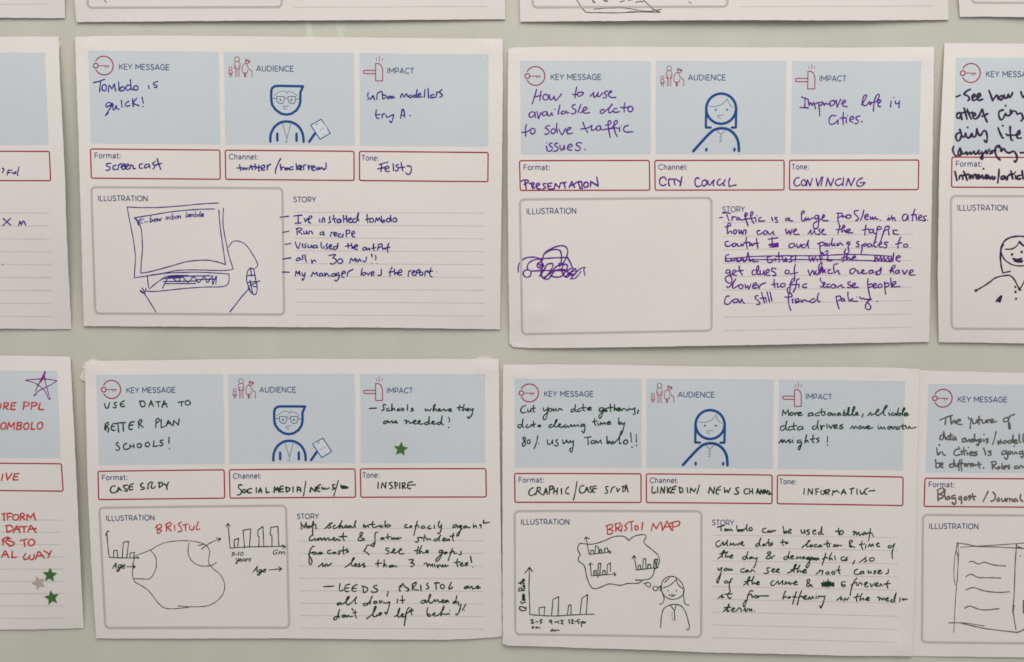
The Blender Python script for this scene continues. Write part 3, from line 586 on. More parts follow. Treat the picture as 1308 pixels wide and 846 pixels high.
twords(s6, 'e1', 'purple', 1.76, '195,70 180,130 152,215|240,88 233,130 228,183|168,150 200,140 240,132|275,120 258,145 270,175 300,170 312,140 290,120 275,120|325,125 325,165 345,172 368,138! 372,165 385,178 415,150 440,115;590,48 580,100 572,155|548,120 580,125 600,115|630,98 605,105 598,130 615,140 645,125 655,105 630,98;722,140 745,115 758,100! 755,140 768,148 792,120 802,98! 797,140 815,140 845,105|895,88 872,95 862,115 885,128 878,150 850,155|900,115 935,95 930,85 912,95 905,130 925,150 975,150;178,300 150,292 122,315 130,345 160,340 182,300! 182,335 187,350|200,290 215,360! 240,300|285,290 262,295 252,320 270,332 295,315 298,290! 305,325 325,330 345,300! 345,320 358,325|o 375,268,7|425,225 415,270 408,318|470,285 445,290 438,310 460,312 485,295 490,285! 495,305 515,298|575,222 550,228 545,250 575,270 582,290 560,312 535,308|632,220 615,260 602,300|628,300 690,262 675,245 652,265 655,295 680,305 718,300;860,270 830,275 820,298 840,308 870,285 905,255 940,215! 907,265 905,300 925,298 950,280|985,262 958,262 950,290 975,298 1010,290|1065,202 1055,250 1058,295|1020,248 1060,252 1095,245|1125,238 1100,245 1095,280 1120,292 1142,270 1135,245 1110,240;95,418 85,470 90,532|50,495 90,492 130,470|160,455 138,465 138,500 160,510 182,485 175,460 150,455;325,430 300,432 282,450 310,470 318,495 295,515 275,508|355,458 338,475 345,505 370,500 380,475 365,458|395,405 392,450 400,500|415,465 440,515 450,515 480,455|485,480 520,465 535,450 510,448 492,480 505,508 550,500;650,395 672,450 697,495|628,462 700,450 740,425! 735,470 760,470 782,450|820,428 790,435 785,470 815,472 822,435! 835,470 870,462|872,425 922,412 925,385 900,385 900,430 910,500 920,545|942,440 987,400 985,378 960,390 955,440 970,500 988,535|870,465 960,450 1000,455|1010,445 1012,485|o 1030,430,6|1098,425 1065,435 1050,465 1070,490 1145,488;292,630 302,675 320,680|o 297,598,6|350,600 325,605 325,625 350,645 340,675 315,680|405,600 380,605 375,625 405,645 395,675 360,680|425,620 428,655 445,670 462,640 465,620! 470,665|500,645 545,630 535,610 505,625 500,660 540,670|640,600 605,595 585,615 620,640 625,660 600,675 575,665|o 672,662,8')
twords(s6, 'f3', 'purple', 1.93, '95,125 130,108 170,112 180,132 130,162|140,120 155,212|210,150 232,212|190,150 240,140 240,160 225,172! 252,205|265,185 310,158 285,145 268,170 280,205 320,215|385,150 352,152 355,175 378,195 342,215|450,145 410,150 405,175 440,180! 405,185 420,215 465,210|475,215 492,150! 535,200! 550,140|550,145 615,135|590,145 605,205|650,195 680,125! 712,195|655,170 705,165|705,160 745,130 790,128|755,140 780,210|795,130 800,210|850,130 820,150 825,190 860,185 870,150 850,130|895,185 900,125! 985,180! 968,75')
twords(s6, 'f4', 'purple', 1.93, '210,152 197,120 165,115 130,145 130,200 170,225 210,205|245,135 242,190 255,230|245,145 320,138 350,150|310,145 325,218|350,150 390,175|412,112 402,170 390,230;635,132 605,125 580,160 590,220 620,238 655,222|715,150 680,165 670,205 700,230 735,190 715,150|745,160 750,205 775,215 800,180 830,150! 815,190 820,225|905,140 875,160 870,205 900,220 935,190|970,150 948,190 950,222 965,220|1030,130 1015,180 1020,235! 1060,225 1110,215')
twords(s6, 'e2', 'purple', 1.76, '92,62 155,82|125,68 122,150|80,152 155,155|150,85 160,135! 172,110 185,135! 200,108! 215,165|215,122 240,115 252,225|240,112 275,105 268,128 245,135|280,112 290,135! 300,118 335,125|365,90 340,105 345,138 375,125 380,100 365,90|392,88 402,150! 432,80|440,120 475,102 465,88 448,105 455,138 490,145;612,130 655,60 650,42 630,60 618,115 640,138 662,125 680,100! 682,128 700,115|745,100 768,50 755,38 735,60 720,120 715,185|690,108 740,105|752,120 780,98 765,85 755,105 757,140 780,145;868,98 862,150|o 890,67,6|905,95 907,120 937,112|940,95 935,155;390,225 355,222 332,255 340,295 380,290 410,258! 407,297|455,195 452,250 455,300|425,245 480,240! 482,285|o 492,218,6|510,262 545,245 535,228 515,240 512,270 540,280|600,225 570,232 565,250 585,268 575,290 555,292|o 615,275,8;75,758 45,765 28,800 45,832 80,820|115,775 95,790 95,820 120,825 132,800 115,775|135,830 145,775! 168,830! 187,765|220,765 235,832! 265,755|277,750 262,830|305,832 320,760! 345,832! 372,765|435,768 400,775 385,805 410,828 443,810|457,760 450,828|480,828 498,765! 522,830! 552,762|620,760 585,780 570,810 585,832 620,825 642,800! 600,802')
twords(s6, 'e3', 'purple', 1.76, '38,152 75,148;75,98 120,92 170,102|125,115 150,188|190,135 185,185! 198,148 232,140|262,145 240,160 250,182 278,155! 285,180 310,175|340,150 370,110 355,92 340,120 355,180 380,250|410,140 437,100 425,80 408,110 420,170 450,220|300,180 350,170 460,150|465,150 475,195|o 485,128,8|535,148 510,160 510,190 540,192 580,188;660,145 672,190|727,150 700,150 700,165 727,180 727,205 705,205;860,155 830,165 830,185 860,175 872,155! 872,185 915,190;1012,115 1050,90 1040,70 1018,90 1020,180 1042,190 1070,150! 1072,185 1100,155! 1105,180 1130,165 1160,150|1220,125 1185,125 1175,158 1200,165 1225,130! 1222,200 1210,270 1170,280 1155,240 1180,208 1240,175 1290,135 1280,115 1262,150 1275,185 1335,187;105,262 170,245 160,215 140,225 130,290 135,345! 160,315 180,318 187,345|225,295 205,315 215,345 240,330 245,305 225,295|270,295 278,345 300,300! 312,350 330,300! 355,300 350,350;520,305 490,310 490,345 520,350 552,330|590,305 565,320 570,350 600,345 605,315 590,305|615,320 632,350 655,340 680,315! 682,345 695,355;828,285 840,345 870,300! 882,350 905,290|915,325 955,302 945,285 920,315 935,350 990,350;1095,345 1130,297! 1127,340 1145,345 1170,300! 1178,340 1195,345|1240,285 1222,300 1240,325 1232,350 1205,350|1258,320 1285,302 1270,290 1258,320 1275,350 1308,350;145,435 110,440 108,480 145,495 185,470|215,455 190,470 200,495 230,485 235,460 215,455|250,462 257,490 280,490 300,462! 308,490 330,465|360,385 355,440 370,520|330,450 400,445! 398,490 420,458! 432,488 450,465|480,398 485,450 497,515|445,460 505,455;620,410 735,390|665,385 670,470 680,505|640,468 740,455|700,468 735,470 735,495 700,490|640,502 740,495|625,478 740,482;920,460 880,465 865,495 890,510 930,490 925,460! 945,495|960,465 967,505 990,500 1010,465! 1012,500|1060,470 1030,475 1020,500 1045,510 1072,490 1100,420! 1092,470 1102,512;150,590 115,605 112,655 150,675 180,645! 195,670 215,645 250,642 245,672 275,675 295,645 325,645 325,675 355,665 378,565! 395,640 400,672 440,645 440,675 500,672;660,610 615,620 610,670 640,690 680,662|700,635 708,670|745,565 750,680|715,615 790,610! 800,675 840,655 830,635 818,660 850,675|915,612 885,630 905,665 870,682|950,600 938,672;1105,620 1120,670 1150,625! 1160,670 1185,612|1200,640 1210,670|1228,600 1250,672|1255,575 1262,640|1300,560 1325,545 1332,570 1295,600 1262,560|1335,610 1325,660 1380,665')
trace(s6, 'e3', 'strike_through_line', 'purple', 1.5, '105,640 300,628 450,615 750,606 1100,606 1261,603 1511,592 1711,592 1900,600 2090,612|105,672 300,662 450,652 800,652 1261,650 1500,655 1880,666 2090,676')
twords(s6, 'e4', 'purple', 1.76, '175,100 230,98 242,122 200,150|195,108 190,180 212,255|240,150 265,130 285,155|320,115 295,125 295,155 330,157 347,130 320,115|435,65 390,72 388,102 425,140 432,172 400,185|500,60 482,130 460,180|508,150 550,132 540,110 510,135 520,170 555,170|575,140 582,172 605,142! 612,172 640,142! 650,170 672,165|o 697,180,8;780,180 798,150! 802,180 825,150|o 790,122,6|828,125 842,180! 858,148 878,190;1010,110 975,115 960,150 970,185 1005,175 1025,120! 1027,180|1110,50 1087,110 1080,190|1062,120 1120,112! 1132,185|o 1147,108,6|1150,160 1190,142 1180,120 1155,140 1160,180 1195,180|1247,130 1215,138 1215,158 1237,180 1205,190|o 1262,182,8;215,250 202,290 190,345|170,295 225,290 272,262 260,240 240,270 235,325! 268,300 278,322|275,325 335,302 325,285 290,302 300,330 370,332;525,240 515,300 510,360|480,300 560,285|600,290 567,298 567,330 605,325 612,290! 620,335 650,340|650,292 702,290 705,265 668,258 658,300 640,400 620,450|732,312 800,282 795,255 760,260 740,310 720,370 700,435|792,300 800,360|o 842,297,7|897,305 860,300 855,342 912,352;-55,462 -28,470 -25,520 -15,585|-45,458 5,445 30,458 0,490 -20,485|50,455 30,468 40,492 62,462! 70,492|85,492 85,465! 108,462|125,400 115,450 120,492! 150,458! 140,478 165,488|178,458 184,485|o 217,437,7|195,485 205,458! 235,462 250,482|335,440 302,445 298,466 335,462! 312,500 322,560 290,582 265,560 285,530;442,435 415,440 420,460 442,475 432,500 408,495|472,480 478,520 465,582|477,485 520,458 530,480 495,492|572,460 548,470 552,500 580,492 590,465! 600,497|650,442 622,455 620,490 650,502|665,482 715,458 700,440 680,470 690,502 720,500|790,445 750,445 750,465 775,482 762,510 735,505;940,380 915,440 905,515|880,468 955,448|1000,465 975,475 980,500 1010,502 1025,478 1000,465;268,600 248,682|235,632 300,615|300,590 292,655! 320,625 340,655|350,645 400,625 390,610 362,630 372,658 412,655;630,610 635,680|620,672 655,620! 672,670! 700,615! 712,672! 740,615! 752,672! 790,620! 802,674! 832,620|855,575 850,640 845,672|880,640 935,622 920,605 890,620 890,660 930,672|*830,615 834,674')
twords(s6, 'e5', 'purple', 1.76, '160,95 125,95 115,130 145,130 168,105! 165,150 188,210 165,250 125,235 108,195 135,165 190,145 228,115 215,92 195,115 205,150 245,160|272,45 280,100 312,155|240,108 320,98;468,95 435,100 430,145 470,145 505,80 500,42 480,80 490,140 515,148|525,100 525,145 555,140 570,100! 577,160|590,140 630,112 620,85 595,110 600,155 640,157|712,80 670,70 660,100 700,125 712,155 670,162;845,95 820,110 830,140 865,130 870,105 845,95|945,25 930,80 935,150 935,210|880,142 970,125;1095,95 1117,162! 1150,100 1168,150! 1192,100|1180,112 1208,150 1265,20 1240,15 1222,60 1232,140 1268,60 1270,130|1235,100 1300,90|1262,92 1270,130! 1290,98 1300,130;125,290 150,300 232,200! 195,270 200,310 230,300 262,275|290,265 270,285 280,315 310,310 320,280 295,265|345,265 350,310 375,280! 387,320 412,262|430,288 475,270 470,245 440,265 440,310 485,305|492,268 510,315! 530,270 590,245;690,205 690,260 700,305|660,270 735,255! 730,300 758,290|795,255 770,265 775,295 815,290 820,260 795,255|875,265 935,212 925,192 895,220 882,290 875,370 850,350 850,310 880,300|990,200 960,215 950,290 918,362|880,270 990,265! 985,305|1078,258 1040,268 1030,297 1080,302;155,405 120,410 100,460 110,500 150,500 190,455|235,440 205,450 205,480 250,475 260,445 235,440|265,450 282,485 305,440! 320,480 340,490;500,400 465,405 470,435 510,470 520,500 480,508|540,360 555,420 577,490|520,432 590,425! 600,477|605,355 635,475|640,355 665,465;820,418 900,410 890,372 865,385 860,440 870,520 890,577|905,440 915,490|o 925,440,8|942,475 985,458 980,435 945,450 950,487 1000,468|1012,450 1020,480! 1050,450 1080,465 1120,468|1168,435 1130,448 1122,475 1160,480 1190,450|1222,370 1207,420 1215,470 1242,470')
twords(s6, 'e6', 'purple', 1.76, '105,90 75,100 80,135 130,130|o 62,76,7|190,20 145,30 140,80 150,132! 190,98 200,132 215,140|30,95 42,132;385,75 340,90 335,130 370,132 400,95 385,75|402,98 430,102! 428,130 470,128 502,102 490,90 470,110 490,137 540,130|592,95 560,110 570,137 600,125 605,95! 617,132|640,108 650,148 692,140 705,95 705,65 685,100 662,110 650,142;805,102 870,62 865,35 835,60 815,125! 845,98 858,132|905,95 875,110 885,137 910,125 920,95! 927,132|960,95 982,147! 1020,95|1040,132 1085,112 1075,92 1045,110 1050,152 1110,152;-20,190 -18,222 8,245 15,275 0,300 -22,290|12,280 38,258 25,240 12,270 25,302 55,295|88,260 62,270 65,302 100,292|128,265 110,280 120,310 155,300 155,272 128,265|162,280 180,300 200,290! 235,270! 240,300 268,300|342,235 310,243 315,265 345,282 335,305 303,300|355,290 400,267 390,250 360,270 370,302 435,298;550,200 545,260 560,360 575,430|545,272 590,260 605,285 560,302|612,287 650,270 635,250 610,275 620,307 660,300|690,260 670,280 685,307 715,290 710,265 690,260|745,235 750,300 758,382|745,255 790,250 800,280 755,297|820,188 825,250 830,302|832,287 880,252 870,230 845,250 850,292 930,290;170,412 180,480 205,560|165,412 215,405 225,440 190,462|258,432 232,440 232,465 262,455 262,435! 275,467|310,355 310,410 325,467! 368,432! 350,450 375,467 425,465|o 415,415,7|450,415 470,440 490,432 520,443 592,440! 545,470 582,530 565,565 525,555 520,515 545,470|o 658,468,9')
trace(s6, 'G', 'drawn_car', 'purple', 1.8, '70,445 74,402 106,372 150,366 184,376 196,410 186,466|o 0,0,0' .replace('|o 0,0,0', '') + '|118,432 100,440 97,458 112,472 132,466 138,448 128,434 118,432|118,432 122,402 150,382 196,374 260,370 330,367|*330,367 345,395 360,430|135,440 220,436 330,438|196,384 212,342 262,313 308,306 330,326 326,362 304,404|203,352 248,327 288,330 298,358 296,400|190,392 204,408 192,424 172,418 172,400 190,392|182,466 205,435 222,405 250,400 250,420 220,466 198,472 192,440 208,432|200,476 240,450 268,418 300,402|205,478 230,480 262,440 300,430 330,436|240,466 290,470 320,440 330,410 312,404 300,430 310,462 330,470 352,440 372,426 372,452 348,462 330,440 350,424|w1.5 346,482 362,462 396,428 424,420 416,430 422,464|w1.5 345,480 372,476 402,440|w1.6 318,468 344,446 366,440|w1.6 334,452 366,456|w2.2 284,400 306,408|w2.0 288,414 300,398|w1.5 176,404 198,410 180,416')

s7 = Sheet('white worksheet at the right edge in thick blackish marker with a drawn smiling woman', [(1206.4, 55), (1308, 56), (1500, 57), (1752, 58)], [(1752, 58), (1744, 440)],
    [(1198.9, 437.4), (1250, 438), (1308, 439.2), (1744, 442)], [(1206.4, 55), (1205, 90), (1203, 130), (1200, 200), (1198.8, 275), (1197.8, 350), (1198.9, 437.4)],
    [(0, (1221.2, 73.8), (1733, 75)), (118, (1217.6, 195), (1730, 196)), (126, (1216, 200.8), (1729, 203)), (163.5, (1215.4, 239.2), (1728, 241)), (174.5, (1214.6, 250.5), (1727, 252)), (336, (1215.6, 420), (1726, 422))],
    (1.2, 6.2, 1, .5, 1.2, 1.2))
template(s7)
twords(s7, 'I', 'black', 2.7, '415,735 465,712;592,640 545,662 515,702 560,725 580,760 562,785|615,752 655,722 640,700 615,730 625,778 660,772 692,745 722,715 708,692 682,715 680,765 705,778 750,765;828,655 850,710 875,785! 905,740 935,715 945,765|985,720 958,745 975,772 1005,755 1000,725 985,720|1020,712 1035,752 1062,742 1075,702! 1088,742 1112,725 1128,680;1235,670 1260,742 1290,702! 1310,742 1350,680')
twords(s7, 'J', 'black', 2.7, '472,145 428,150 420,200 455,208 475,155! 486,230|512,80 532,150 550,222|490,142 565,125|552,98 575,160 602,220|570,150 625,135|622,187 662,168 650,145 625,162 632,212 665,216 700,185 725,130 742,95! 770,180 806,258|742,187 815,152;1012,105 960,125 955,180 978,230 1008,215 1040,150! 1062,178 1098,165 1102,105! 1112,152 1132,120 1170,125 1190,158 1232,145 1252,170 1262,215 1235,245|o 1040,52,15;462,395 420,410 408,455 430,500 460,480 478,420 458,352! 490,442 520,440 532,400! 548,452 582,455 610,402! 622,442 658,440 676,345! 692,405 722,428 762,370 792,382 806,450 796,517 768,490|o 558,328,14;945,335 970,400 1000,460 1015,465|o 1005,305,15|o 1048,412,13|1098,315 1100,400 1110,480 1130,490|1062,428 1165,425! 1220,408 1215,365 1190,400 1190,460 1240,462;462,590 438,640 440,678 472,670 460,590! 492,662 520,655 545,640! 552,672 590,640! 602,668 640,630! 652,668 682,650 702,620 680,655 715,660 738,640! 748,700 740,732 722,712 762,660 792,620! 802,662 832,605|840,662 872,650 850,632 870,625 905,622|965,558 922,570 908,640 930,700 972,740|950,580 985,590 982,628 1020,600 1052,640 1092,650 1142,630 1175,670 1187,720 1165,767 1150,750;1228,650 1290,648')
trace(s7, 'J', 'drawn_bracket', 'black', 2.5, '380,568 368,610 385,665 420,698')
twords(s7, 'K', 'black', 2.6, '395,290 410,350 420,405|448,388 458,345! 488,340 497,392|507,290 530,340 552,405|480,345 572,325|580,377 612,357 597,335 580,360 590,387|625,380 632,340! 660,325|662,372 700,352 685,332 662,355 675,380 702,378 705,335! 722,372! 745,335|748,345 757,385|o 760,255,14|775,372 815,347 800,335 780,355 790,382 820,378! 828,350! 850,385! 870,350! 882,390 905,375 900,358;1015,345 985,360 990,390 1025,375 1030,350! 1045,392|1062,397 1065,350! 1098,335|1108,285 1120,340 1132,387|1085,332 1150,320|1165,345 1172,387|o 1163,297,12|1232,340 1195,350 1195,387 1237,380|1250,280 1264,387|1270,372 1310,352 1300,335')
trace(s7, 'K', 'drawn_slash', 'black', 2.6, '958,264 952,340 940,436')
o = trace(s7, 'L', 'drawn_woman', 'black', 1.7, 'w2.2 665,180 630,158 580,150 530,155 490,174 466,212 460,262 464,320 474,370|474,370 495,366 520,361|480,198 464,236 484,288 530,320 580,328 630,320 668,280 672,230|490,228 528,226 556,210 574,182|w2.4 574,182 590,200 606,210|w3 537,284 560,292 588,284|w3 545,296 565,302 592,300|w1.8 312,476 345,458 390,430 430,400 480,387 518,386 545,412 574,462 596,436 615,400|w2 570,468 582,474|690,190 696,260 690,350|690,380 760,410 800,480|o 530,259,8|o 588,244,8|o 550,454,7|o 551,484,8|o 554,525,7|o 574,466,9|o 313,476,9|#433,538 468,503 457,548|w2.4 436,540 466,508 456,545')

# ---- bottom row
s8 = Sheet('white worksheet with red capitals, a violet drawn star and three foil star stickers', [(-440, 450), (0, 454.4), (40, 454.6), (90, 455.8)],
    [(90, 455.8), (92, 500), (94, 536), (97, 600), (99.8, 660), (103.3, 730), (107, 802.6)], [(-415, 800), (0, 804.4), (40, 804.2), (107, 802.6)], [(-440, 450), (-415, 800)],
    [(0, (-426, 470), (73.3, 473.9)), (118, (-421, 582), (77.6, 585.6)), (126, (-420, 588), (78.4, 592.6)), (163.5, (-418, 622), (80.6, 627.6)), (174.5, (-418, 634), (81, 635.4)), (336, (-410, 790), (86.8, 789.4))],
    (1.0, 1, 7.0, .3, .4, 1.0))
template(s8)
words(s8, 'X', 'red', 'MORE -190 202 725 88;PPL 290 548 722 90')
words(s8, 'Y', 'red', 'TOMBOLO -32 229 78 38;IVE 8 103 355 36;')
twords(s8, 'h8', 'red', 1.9, '55,70 60,175|25,78 75,65|100,90 112,165|95,75 135,65 175,75|105,120 155,112|215,85 185,110 190,150 225,165 260,145 265,105 235,82 215,85|300,75 290,168|285,90 320,62 350,85 340,110 305,120! 360,155|390,168 390,80! 440,130! 485,65! 495,110 510,165;95,250 100,340|80,245 150,240 190,280 175,310 100,340|190,345 240,248! 250,250! 290,345|215,300 285,290|280,260 390,255|345,260 348,345|400,335 435,245! 450,245! 520,345|425,295 520,285;40,448 42,525|30,450 95,410 130,425 60,470! 130,520|155,430 105,425 110,455 170,475 208,500 180,530 125,535;290,460 390,435|345,450 360,545|440,440 410,470 410,515 445,535 490,510 495,465 465,440 440,440;25,700 60,620 80,610! 125,705|40,665 110,655|175,610 175,660 170,705! 240,695;370,645 340,690 350,730 400,720 430,670! 425,720 460,735 495,700 490,655|515,725 550,625 570,620! 640,715|540,680 620,670|630,605 690,640 715,660|738,600 715,655 690,708')
trace(s8, 'X', 'drawn_star', 'violet', 1.1, '*w1.2 445,490 500,370 566,240|*w1.9 470,430 540,300 568,246|*w2.4 510,370 545,310 562,262|*566,240 560,345 590,450 630,592|*w1.2 630,592 612,590 572,500 538,458|538,458 460,400 390,372 320,352|*w1.3 318,352 400,342 530,335 620,342 716,360|*w1.2 716,360 640,410 540,458 480,490 424,545|*w1.6 430,545 455,530|o 628,585,9|o 432,545,10|o 708,360,8|o 326,354,8|*w2.2 575,345 545,305')

s9 = Sheet('white worksheet in green ink about schools with bar charts beside a drawn outline', [(108.4, 462.6), (116, 461), (180, 460.4), (280, 459.2), (370, 458.2), (470, 458.6), (560, 458.4), (637.2, 458.6)],
    [(637.2, 458.6), (637.8, 520), (638.8, 610), (640.4, 720), (641.6, 813.3)], [(122.8, 815.6), (180, 816), (270, 815.8), (370, 815.6), (470, 816.8), (566, 817.4), (600, 816.4), (641.6, 813.3)],
    [(108.4, 462.6), (110, 540), (112, 620), (116.6, 720), (122.8, 815.6)],
    [(0, (123, 479.2), (619.8, 478), -.9), (118, (126.2, 594.6), (619.8, 591.8)), (126, (125.2, 602.2), (620.6, 598.8)), (163.5, (126, 638.4), (621.2, 635)), (174.5, (126.8, 648.8), (621, 645)), (336, (134.6, 802.4), (621.6, 803.4))],
    (1.2, 5.0, 2.6, .4, .5, 1.2), ((122, 472, .8), (622, 470, .8), (560, 800, .5)))
template(s9, 'man')
twords(s9, 'h1', 'green', 1.78, '140,130 105,135 90,175 105,200 140,200 160,180|165,190 175,145! 205,180|165,170 195,165|270,120 225,130 240,155 265,165 260,185 235,180|330,105 290,125 285,160 305,172 325,165|285,140 325,138;430,100 405,115 415,140 445,150 435,165 408,168|485,110 480,165|480,115 510,90 530,95! 515,145 540,155 560,135|600,100 600,145|590,95 625,95 635,120 600,148|650,105 665,120 685,118|697,90 680,130 680,168')
twords(s9, 'h2', 'green', 1.90, '115,120 85,120 80,150 110,180 100,215 65,225|138,165 120,182 138,202 160,185 138,165|215,158 175,168 180,200 215,200|265,150 265,200|290,200 308,150! 322,198|290,180 320,178|365,150 370,202! 400,192;450,200 455,140! 475,178! 490,145 500,195|545,130 515,140 515,190 550,190|515,165 545,160|575,140 580,190|570,145 605,150 615,170 580,195|648,140 650,195|690,190 695,140! 725,150 728,190|692,170 725,168;825,195 835,145! 880,190! 885,140|935,115 900,140 900,180 930,185|900,155 925,150|950,140 955,165 978,150! 990,165 1025,150|1085,115 1060,120 1065,140 1085,155 1055,168')
twords(s9, 'f7', 'green', 1.72, '80,100 90,145 120,152 140,90|225,85 200,90 200,110 220,130 210,150 180,145|315,65 280,85 265,110 285,137 320,132|270,110 305,105;500,70 515,137|495,75 540,70 565,100 550,135 515,137|610,137 635,65! 665,137|615,110 655,105|690,80 745,75|717,80 725,137|765,147 790,65! 827,142|770,115 825,100;955,85 1025,75|995,80 1000,132|1075,60 1045,75 1045,110 1080,118 1105,90 1075,60;90,340 97,422|80,410 95,340 125,325 120,360 100,375! 130,400 120,442|205,335 170,350 160,400 185,422 208,415|165,375 200,370|212,340 270,325|240,340 247,442|270,330 335,325|300,330 305,432|435,315 390,325 370,365 375,402 412,407|375,362 420,355|485,310 490,392|480,320 510,290 525,310 495,345! 542,382;695,300 690,387|690,300 715,275 735,300 695,335|755,290 755,387! 800,372|815,367 840,300! 882,362|820,342 870,330|900,362 905,300! 962,357! 970,280;245,570 225,565 220,590 245,610 260,640 235,660 215,647|345,575 315,590 305,625 325,647 372,637|385,590 382,632|427,588 432,632|385,612 430,608|490,575 470,590 475,620 510,622 520,592 490,575|600,560 570,575 570,605 600,614 620,585 600,560|670,545 660,612! 717,605|780,535 750,540 745,560 775,575 765,602 735,597;850,500 848,575|o 855,638,8')

twords(s9, 'h3', 'green', 1.72, '75,78 138,74;215,50 195,45 190,60 200,80 180,97|237,75 220,85 230,98 252,92|265,40 262,98! 280,75 290,95|320,80 308,88 318,98 330,88 320,80|350,75 340,88 352,97 365,85 350,75|395,45 392,95|440,75 425,80 443,92 420,100;540,80 545,98 560,85! 575,98 592,80|605,90 625,45 612,55 608,100! 625,80 640,97 665,85 655,78 650,95 672,98 690,85! 700,85 705,97 728,88|735,95 758,86 745,80 735,92 748,102 762,100;830,50 820,80 830,95|805,72 850,68|865,45 855,80 852,98! 875,78 880,95|885,92 905,82 893,78 888,95 905,97|915,80 920,92 940,78! 928,130 900,160 895,145;225,180 195,190 198,205 225,195 235,182! 240,198 255,185! 265,182 268,198 285,190|288,195 302,184 290,182 286,195 312,198;365,180 385,175 380,205! 400,182 415,200 432,195|440,195 465,182 452,176 440,195 460,207 482,198|485,195 502,182 490,178 480,195 497,207 525,205|560,190 535,200 545,212 570,200 575,145! 570,190 582,208|592,200 615,188 602,184 595,200 610,208 630,204|662,190 640,200 650,212 670,200 682,140! 674,190 690,215;150,690 148,745|175,740 185,695! 210,740! 215,690|265,690 240,700 262,720 268,738 245,745|290,695 292,745|285,690 310,700 305,720 292,722|330,695 328,742|350,700 352,745|348,700 372,695 370,715 352,720! 378,742|435,688 400,695 395,735 420,745|395,715 460,712')
trace(s9, 'h2', 'drawn_slash', 'green', 1.57, '782,80 770,160 758,235')
trace(s9, 'h2', 'drawn_slash', 'green', 1.57, '1122,72 1095,165 1073,235')
trace(s9, 'h2', 'crossed_out_mark', 'green', 2.4, '1150,122 1158,150 1220,150|1150,138 1190,136 1220,146')
trace(s9, 'N', 'exclamation_mark', 'green', 1.4, '925,380 934,392 930,410|o 928,440,5')
trace(s9, 'O', 'drawn_bar_chart', 'green', 1.12, 'w1.2 116,214 119,280 128,356|*w1.2 128,356 190,359 292,360|*107,236 118,210 130,214|*152,357 153,318 171,316 176,357|*200,358 206,273 236,268 225,358|*245,357 242,334 268,328 262,357|*280,352 294,360')
trace(s9, 'O', 'drawn_outline', 'green', 0.95, '262,385 272,350 300,338 355,316 400,290 450,272 540,264 620,272 665,290 685,325 678,380 700,415 745,455 768,510 755,565 715,605 660,627 570,630 510,625|570,632 500,640 440,638 400,610 350,545 310,515 270,490 257,450 262,385|355,315 385,355 388,410 370,455 350,477|*350,477 262,474|570,278 565,330 585,375 630,402 690,402 722,385')
trace(s9, 'O', 'drawn_arrow', 'green', 1.06, '640,312 660,294 700,270 745,252|*722,249 748,252 732,268|620,290 650,284')
trace(s9, 'O', 'drawn_arrow', 'green', 1.23, '*225,408 272,409|*256,397 272,409 257,420')
trace(s9, 'O', 'drawn_arrow', 'green', 1.23, '*1012,426 1082,420|*1066,407 1084,420 1068,432')
trace(s9, 'O', 'drawn_bar_chart', 'green', 1.23, '786,172 792,235 798,305|*798,305 900,298 1100,295|*775,186 785,168 798,182|*1086,288 1106,297 1090,308|*822,303 820,260 845,250 840,301|*878,303 870,206 913,198 905,300|*957,300 959,240 952,238 952,205 980,185 985,298|*1030,298 1030,235 1020,230 1024,190 1063,185 1068,295')
words(s9, 'O', 'tiny', '5-10 806 870 346 18;years 828 914 378 15;6ms 1038 1102 340 17'.replace('6ms', 'Gm'))
words(s9, 'O', 'green', 'Age 145 215 418 20;Age 925 997 440 18')
twords(s9, 'O', 'red', 1.6, '392,178 395,222|385,190 408,172 418,188 398,200! 418,208 400,225|445,170 445,212|440,175 465,162 470,178 450,190! 472,210|490,178 492,208|528,160 512,172 525,190 530,208 510,215|535,178 565,170|550,175 552,208|575,180 575,200 592,203 600,182|622,158 610,200 630,198')
